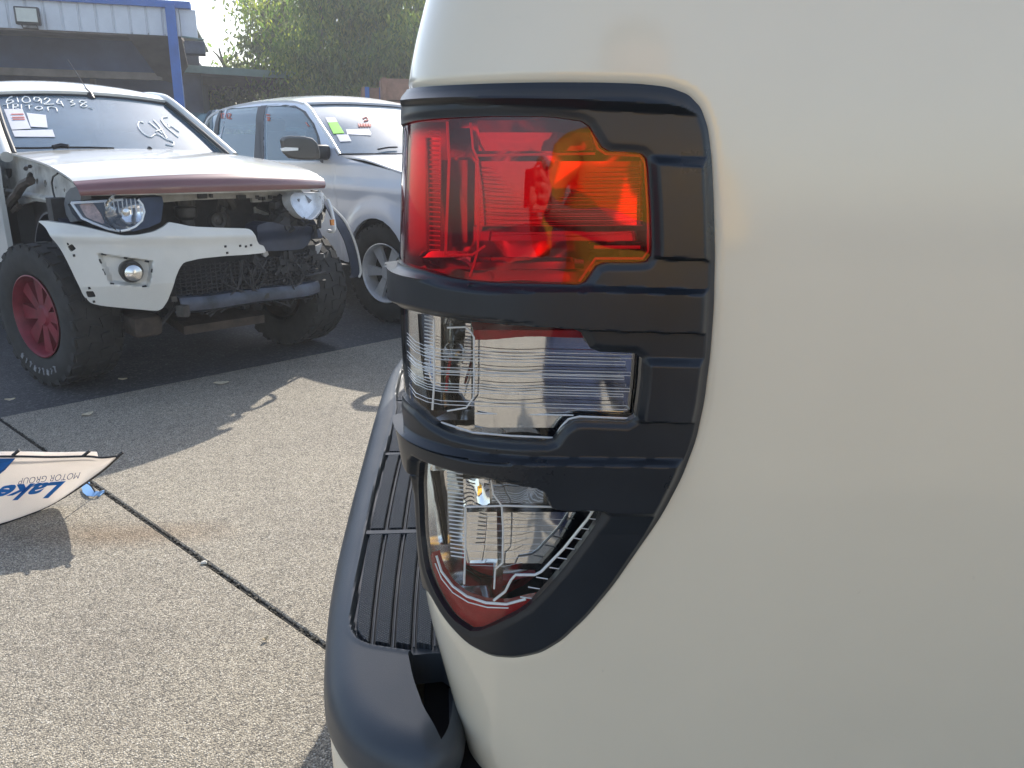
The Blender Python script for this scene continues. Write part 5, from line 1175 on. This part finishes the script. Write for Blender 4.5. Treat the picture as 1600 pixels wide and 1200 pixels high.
# ------------------------------------------------------------------ TREES
def tree(x,y,depth,crown_h,rad,mat,label,seed,n=9000,leaf=(.16,.035),droop=.8,clusters=90,base_z=1.6,spread=.5,trunks=2,cat='tree'):
    rg=random.Random(seed); nr=np.random.RandomState(seed)
    r=ray(x,y); P=CP+r*((depth+CAMD)/r[1]); t=empty('tree',(P[0],P[1],0),0,label=label,cat=cat,group='trees behind the yard')
    top=crown_h; mb=MB(); tips=[]
    for k in range(trunks):
        a=rg.random()*6.28; lean=.12*rad; pts=[Vector((rg.gauss(0,.12),rg.gauss(0,.12),-.1))]
        for i in range(1,7):
            h=top*.92*i/6; pts.append(Vector((pts[0].x+math.cos(a)*lean*i*.5+rg.gauss(0,.08),pts[0].y+math.sin(a)*lean*i*.5+rg.gauss(0,.08),h)))
        mb.tube(catmull(np.array([p[:] for p in pts]),3),np.linspace(.16,.03,19),8)
        for i in range(14):
            u=.22+.75*rg.random(); base=pts[0].lerp(pts[-1],u) if False else Vector(catmull(np.array([p[:] for p in pts]),3)[int(u*18)])
            a2=rg.random()*6.28; ln=rad*(.45+.6*rg.random())*(1.1-.5*u); e=base+Vector((math.cos(a2)*ln,math.sin(a2)*ln,ln*(.35+.5*rg.random())))
            m_=base.lerp(e,.5)+Vector((0,0,ln*.12)); mb.tube(catmull(np.array([base[:],m_[:],e[:]]),4),np.linspace(.05,.012,9),6); tips+= [e,m_,base.lerp(e,.75)]
    mb.build('trunk',M_BARK,t)
    C=[]
    for k in range(clusters):
        if k<len(tips): c=np.array(tips[k][:])
        else:
            while True:
                v=nr.uniform(-1,1,3)
                if v@v<1 and v@v>.15: break
            c=np.array([v[0]*rad,v[1]*rad,base_z+(top-base_z)*(.5+.5*v[2])])
        c[2]=max(c[2],base_z); C.append(c)
    C=np.array(C); per=n//len(C); cid=np.repeat(np.arange(len(C)),per); N=len(cid)
    sz=nr.uniform(.6,1.3,len(C))[cid]
    q=nr.normal(0,1,(N,3))*np.array([spread,spread,spread*.75])*sz[:,None]*.62; pos=C[cid]+q
    d=nr.normal(0,1,(N,3)); d[:,2]=-abs(d[:,2])*.5-droop; d/=np.linalg.norm(d,axis=1,keepdims=True)
    s=np.cross(d,nr.normal(0,1,(N,3))); s/=np.linalg.norm(s,axis=1,keepdims=True); nrm_=np.cross(d,s)
    Ln=leaf[0]*nr.uniform(.6,1.3,N)[:,None]; Wd=leaf[1]*nr.uniform(.7,1.3,N)[:,None]
    v=np.stack([pos,pos+d*Ln*.45+s*Wd,pos+d*Ln+nrm_*Ln*.15,pos+d*Ln*.45-s*Wd],1).reshape(-1,3)
    me=bpy.data.meshes.new('crown'); me.vertices.add(4*N); me.vertices.foreach_set('co',v.ravel()); me.loops.add(4*N); me.loops.foreach_set('vertex_index',np.arange(4*N)); me.polygons.add(N); me.polygons.foreach_set('loop_start',np.arange(0,4*N,4)); me.update(); me.validate()
    me.materials.append(mat); o=bpy.data.objects.new('crown',me); COL.objects.link(o); o.parent=t; o['kind']='stuff'
    return t
tree(408,150,24,6.6,1.7,M_LEAF1,'thin grey green gum tree with sky showing through its crown',1,n=8000,clusters=80,spread=.48)
tree(372,150,27,4.6,1.1,M_LEAF1,'short dull gum behind the carport left of the tall trees',7,n=3200,clusters=36,spread=.4)
tree(530,150,22,6.6,2.0,M_LEAF2,'dense weeping green tree in the middle behind the silver wagon',2,n=26000,clusters=120,spread=.6,droop=1.5,base_z=.9,leaf=(.18,.03))
tree(620,150,21,6.5,2.0,M_LEAF2,'dense green tree right of the middle beside the white pickup',3,n=25000,clusters=120,spread=.6,droop=1.4,base_z=.9,leaf=(.18,.03))
tree(470,150,26,6.0,1.7,M_LEAF1,'darker olive tree between the gum and the weeping trees',4,n=11000,clusters=80,spread=.5,base_z=1.0)
tree(338,150,25,3.6,.7,M_LEAF2,'small pale green tree beside the shed corner',5,n=4500,clusters=40,spread=.35,leaf=(.14,.03))
tree(700,150,23,6.6,2.2,M_LEAF1,'tall tree mostly hidden behind the white pickup',6,n=16000,clusters=90,spread=.6,base_z=.9)
# low scrub at the foot of the trees
def scrub():
    nr=np.random.RandomState(11); N=26000; a=nr.uniform(-9,10,N); pos=np.stack([a,28+nr.normal(0,1.,N),abs(nr.normal(0,1.3,N))],1); d=nr.normal(0,1,(N,3)); d/=np.linalg.norm(d,axis=1,keepdims=True)
    s=np.cross(d,nr.normal(0,1,(N,3))); s/=np.linalg.norm(s,axis=1,keepdims=True)
    v=np.stack([pos,pos+d*.12+s*.06,pos+d*.24,pos+d*.12-s*.06],1).reshape(-1,3)
    mesh('scrub',v,np.arange(4*N).reshape(-1,4),M_LEAF2,smooth=False,kind='stuff',label='low green scrub along the far edge of the yard',cat='scrub')
scrub()
# ------------------------------------------------------------------ FALLEN BANNER
def bz(x,y,z): return Vector(onz(x,y,z))
top_e=[(187,712,.25),(160,715,.255),(135,713,.26),(80,714,.27),(25,713,.28),(-60,714,.30),(-140,716,.30),(-230,720,.27)]
low_e=[(186,713,.245),(160,736,.17),(122,763,.08),(90,783,.02),(55,800,.004),(0,819,.004),(-60,834,.004),(-150,840,.004)]
T=catmull(np.array([bz(*p)[:] for p in top_e]),5); B=catmull(np.array([bz(*p)[:] for p in low_e]),5)
rows=[]
for k in range(11):
    u=k/10; mid=T*(1-u)+B*u; mid[:,1]+=.035*math.sin(math.pi*u)+.006*np.sin(np.arange(len(mid))*.55+u*4)*math.sin(math.pi*u); rows.append(mid)
ban=empty('fallen_banner',tuple(bz(-30,800,0)),0,label='white and blue pop up banner lying upside down on the concrete',cat='banner')
BI=parent_matrix(ban).inverted(); bo_=np.array(ban.location[:])
mb=MB(); mb.grid(np.array(rows)-bo_,thick=.003); sheet=mb.build('fabric_sheet',M_FABRIC,ban,angle=60)
mb=MB(); Q=T.copy(); Q[:,1]+=.05; Q[:,2]-=.002; Q=Q[9:]; Q2=Q+np.array([0,.004,-.02]); mb.grid(np.stack([Q,Q2])-bo_,thick=.003); mb.build('back_panel',M_FABRIC,ban)
mb=MB(); mb.tube([p-bo_ for p in T],.004,6); mb.tube([p-bo_ for p in B],.004,6); mb.build('sprung_hoop',M_BLACK,ban)
bt=bvh(sheet)
onto(bt,[(-200,722),(-100,716),(24,715),(8,733),(-20,755),(-120,800),(-200,800)],M_BANBLUE,sheet,'blue_panel',.0015,.004,inv=BI)
def banner_text(s,org,ex,ey,mat,shear=0.,bold=0.):
    V,Fc=textmesh(s,1.,shear,bold); out=[];ok=True
    for v in V:
        x=org[0]+ex[0]*v[0]+ey[0]*v[1]; y=org[1]+ex[1]*v[0]+ey[1]*v[1]; p,n=cast(bt,x,y)
        if p is None: out.append(None)
        else: out.append(BI@(p+n*.005))
    Fc=[f for f in Fc if all(out[i] is not None for i in f)]; V2=[o if o is not None else Vector((0,0,0)) for o in out]
    mesh('lettering',V2,Fc,mat,sheet,smooth=False)
banner_text('Lake',(104,751),(-53,4),(-38,36),M_BANBLUE,0.,.035)
banner_text('MOTOR GROUP',(127,736),(-13.2,1.3),(-5,15),M_BANINK,0.,-.012)
for p in [(187,711,.255),(135,709,.27),(25,708,.29)]:
    mb=MB(); q=bz(*p)-Vector(bo_); mb.tube([q-Vector((.012,0,.008)),q+Vector((.014,0,.012))],.006,6); mb.build('clip',M_BLACK,ban)
# pale blue peg and cord
mb=MB(); pts=[(128,762),(130,770),(136,775),(146,776),(154,774)]; P3=[Vector(onz(x,y,.008)) for x,y in pts]; o3=P3[2].copy()
for i in range(4): pass
G=np.array([[(p-o3+Vector((0,0,.0)))[:] for p in P3],[(p-o3+Vector((.018,.030*(1 if i<2 else .6),.012)))[:] for i,p in enumerate(P3)]]); mb.grid(G,thick=.003)
st_=empty('ground_peg',tuple(o3),0,label='pale blue plastic strap scrap on the concrete joint beside the banner',cat='strap'); mb.build('strap',M_STRAP,st_)
mb=MB(); mb.tube(catmull(np.array([(Vector(onz(x,y,.006))-o3)[:] for x,y in [(154,774),(160,769),(163,768)]]),3),.006,6); mb.build('strap_tail',M_STRAP,st_)
mb=MB(); cord=catmull(np.array([onz(x,y,z) for x,y,z in [(150,771,.01),(141,758,.06),(128,752,.10),(126,756,.09)]]),5); mb.tube([tuple(p) for p in cord],.003,5); o=mb.build('cord',M_BLACK); props(o,label='thin dark cord between the banner edge and the blue strap',cat='cord')
# fallen leaves and pebble
def leaf_obj(x,y,sz,rz,label,name='fallen_leaf',cat='leaf'):
    p=onz(x,y,.0); mb=MB(); n=7; L_=[]
    for i in range(n):
        t=i/(n-1); w_=math.sin(math.pi*t)**.8*sz*.28; L_.append([(sz*(t-.5),-w_,.006+.012*abs(t-.5)),(sz*(t-.5),0,.003+.01*abs(t-.5)),(sz*(t-.5),w_,.008+.012*abs(t-.5))])
    mb.grid(np.array(L_),thick=.0008); o=mb.build(name,M_LEAFDRY,None,smooth=True); o.location=p; o.rotation_euler=(0,0,rz); props(o,label=label,cat=cat,group='fallen leaves on the concrete')
leaf_obj(346,600,.085,.2,'largest pale dry leaf on the shaded concrete below the torn bumper'); leaf_obj(137,649,.06,.9,'pale dry leaf on the shaded concrete above the banner'); leaf_obj(192,594,.05,.1,'small dry leaf on the dark asphalt before the red rimmed wheel')
leaf_obj(16,626,.05,.3,'small dry leaf on the asphalt at the far left edge'); leaf_obj(415,1002,.02,.8,'tiny dry leaf on the sunlit concrete near the bumper corner')
p=onz(319,879,.004); mb=MB(); bm=bmesh.new(); bmesh.ops.create_icosphere(bm,subdivisions=2,radius=.009)
for v in bm.verts: v.co*=1+.15*math.sin(v.co.x*400+v.co.y*300)
bm.verts.index_update(); mb.add([(v.co.x*1.2,v.co.y,v.co.z*.7) for v in bm.verts],[[v.index for v in f.verts] for f in bm.faces]); bm.free(); o=mb.build('pebble',pmat('pale_stone',(.6,.57,.5),.8)); o.location=p; props(o,label='pale pebble sitting in the concrete joint',cat='pebble')
# ------------------------------------------------------------------ PHOTOGRAPHER (behind the lens; seen only mirrored in the lamp and paint)
def person():
    ox,oy=.43,-1.22
    J=[(0,0,.98,.16),(0,0,1.14,.155),(0,.0,1.30,.17),(0,-.01,1.43,.14),(0,.0,1.52,.06),(0,.02,1.60,.085),(0,.02,1.70,.095),(0,.01,1.78,.06)]
    E_=[(i,i+1) for i in range(7)]
    def chain(start,pts):
        prev=start
        for p in pts: J.append(p); E_.append((prev,len(J)-1)); prev=len(J)-1
        return prev
    for s in(-1,1): chain(0,[(s*.10,0,.90,.115),(s*.115,.0,.68,.085),(s*.12,.01,.50,.062),(s*.125,-.01,.30,.056),(s*.13,-.02,.10,.042),(s*.14,.05,.05,.045),(s*.15,.15,.035,.035)])
    for s,hx in((-1,-.40),(1,-.30)):
        w=chain(3,[(s*.12,0,1.43,.075),(s*.20,.0,1.40,.068),(s*.22 if s>0 else -.26,.10,1.20,.052),(hx*.75 if s<0 else -.02,.34,1.22,.042),(hx,.47,1.29,.028),(hx,.505,1.32,.024)])
        for k in range(5):
            a=(k-2)*.018; chain(w,[(hx+(.012 if k else .02),.51,1.325+a,.010),(hx+.03*(1 if s<0 else -1),.535,1.335+a*1.2,.009),(hx+.05*(1 if s<0 else -1),.53,1.34+a*1.2,.008)])
    me=bpy.data.meshes.new('photographer'); me.from_pydata([(j[0],j[1],j[2]) for j in J],E_,[]); o=bpy.data.objects.new('person',me); COL.objects.link(o); o.location=(ox,oy,0)
    sk=o.modifiers.new('skin','SKIN'); 
    for i,j in enumerate(J): me.skin_vertices[0].data[i].radius=(j[3],j[3]*(.72 if i<4 else 1.))
    me.skin_vertices[0].data[0].use_root=True
    ss_=o.modifiers.new('sub','SUBSURF'); ss_.levels=2; ss_.render_levels=2
    dg=bpy.context.evaluated_depsgraph_get(); dg.update(); m2=bpy.data.meshes.new_from_object(o.evaluated_get(dg)); o.modifiers.clear(); o.data=m2
    for m in (M_SKIN,M_HIVIS,M_TROUS,M_HAIR,M_BLACK): m2.materials.append(m)
    for v in m2.vertices:
        if .1<v.co.z<1.48: v.co+=v.normal*(.008*math.sin(v.co.x*31+v.co.z*44)*math.sin(v.co.z*23-v.co.x*19+1)+.005*math.sin(v.co.z*70+v.co.x*55))
    for p in m2.polygons:
        c=p.center; p.use_smooth=True
        if c.z<.09: p.material_index=4
        elif c.z<1.0: p.material_index=2
        elif c.z<1.50 and c.y<.36: p.material_index=1
        elif c.z>1.70 or (c.z>1.6 and c.y<.0): p.material_index=3
    props(o,label='person in orange hi vis shirt and navy trousers holding up a phone',cat='person')
    mb=MB(); mb.box((0,0,0),(.16,.009,.076),ch=.004); ph=mb.build('phone',M_BLACK); ph.location=(.055,-.70,1.335); ph.rotation_euler=(R(-17),0,0); props(ph,label='black phone held up in the hands of the person',cat='phone')
person()

# ------------------------------------------------------------------ added scattering volume, lifts dark tones like lens glare
mh,t_,o_m=nodes('lens_veil_volume'); pv=t_.nodes.new('ShaderNodeVolumePrincipled'); pv.inputs['Color'].default_value=(.92,.95,1.,1); pv.inputs['Density'].default_value=.003; pv.inputs['Anisotropy'].default_value=.45; L(t_,pv.outputs[0],o_m.inputs['Volume'])
mb=MB(); mb.box((0,0,5.),(190,190,12.)); mb.build('glare_veil',mh,None,smooth=False,kind='stuff',label='thin added volume standing in for lens veil glare')
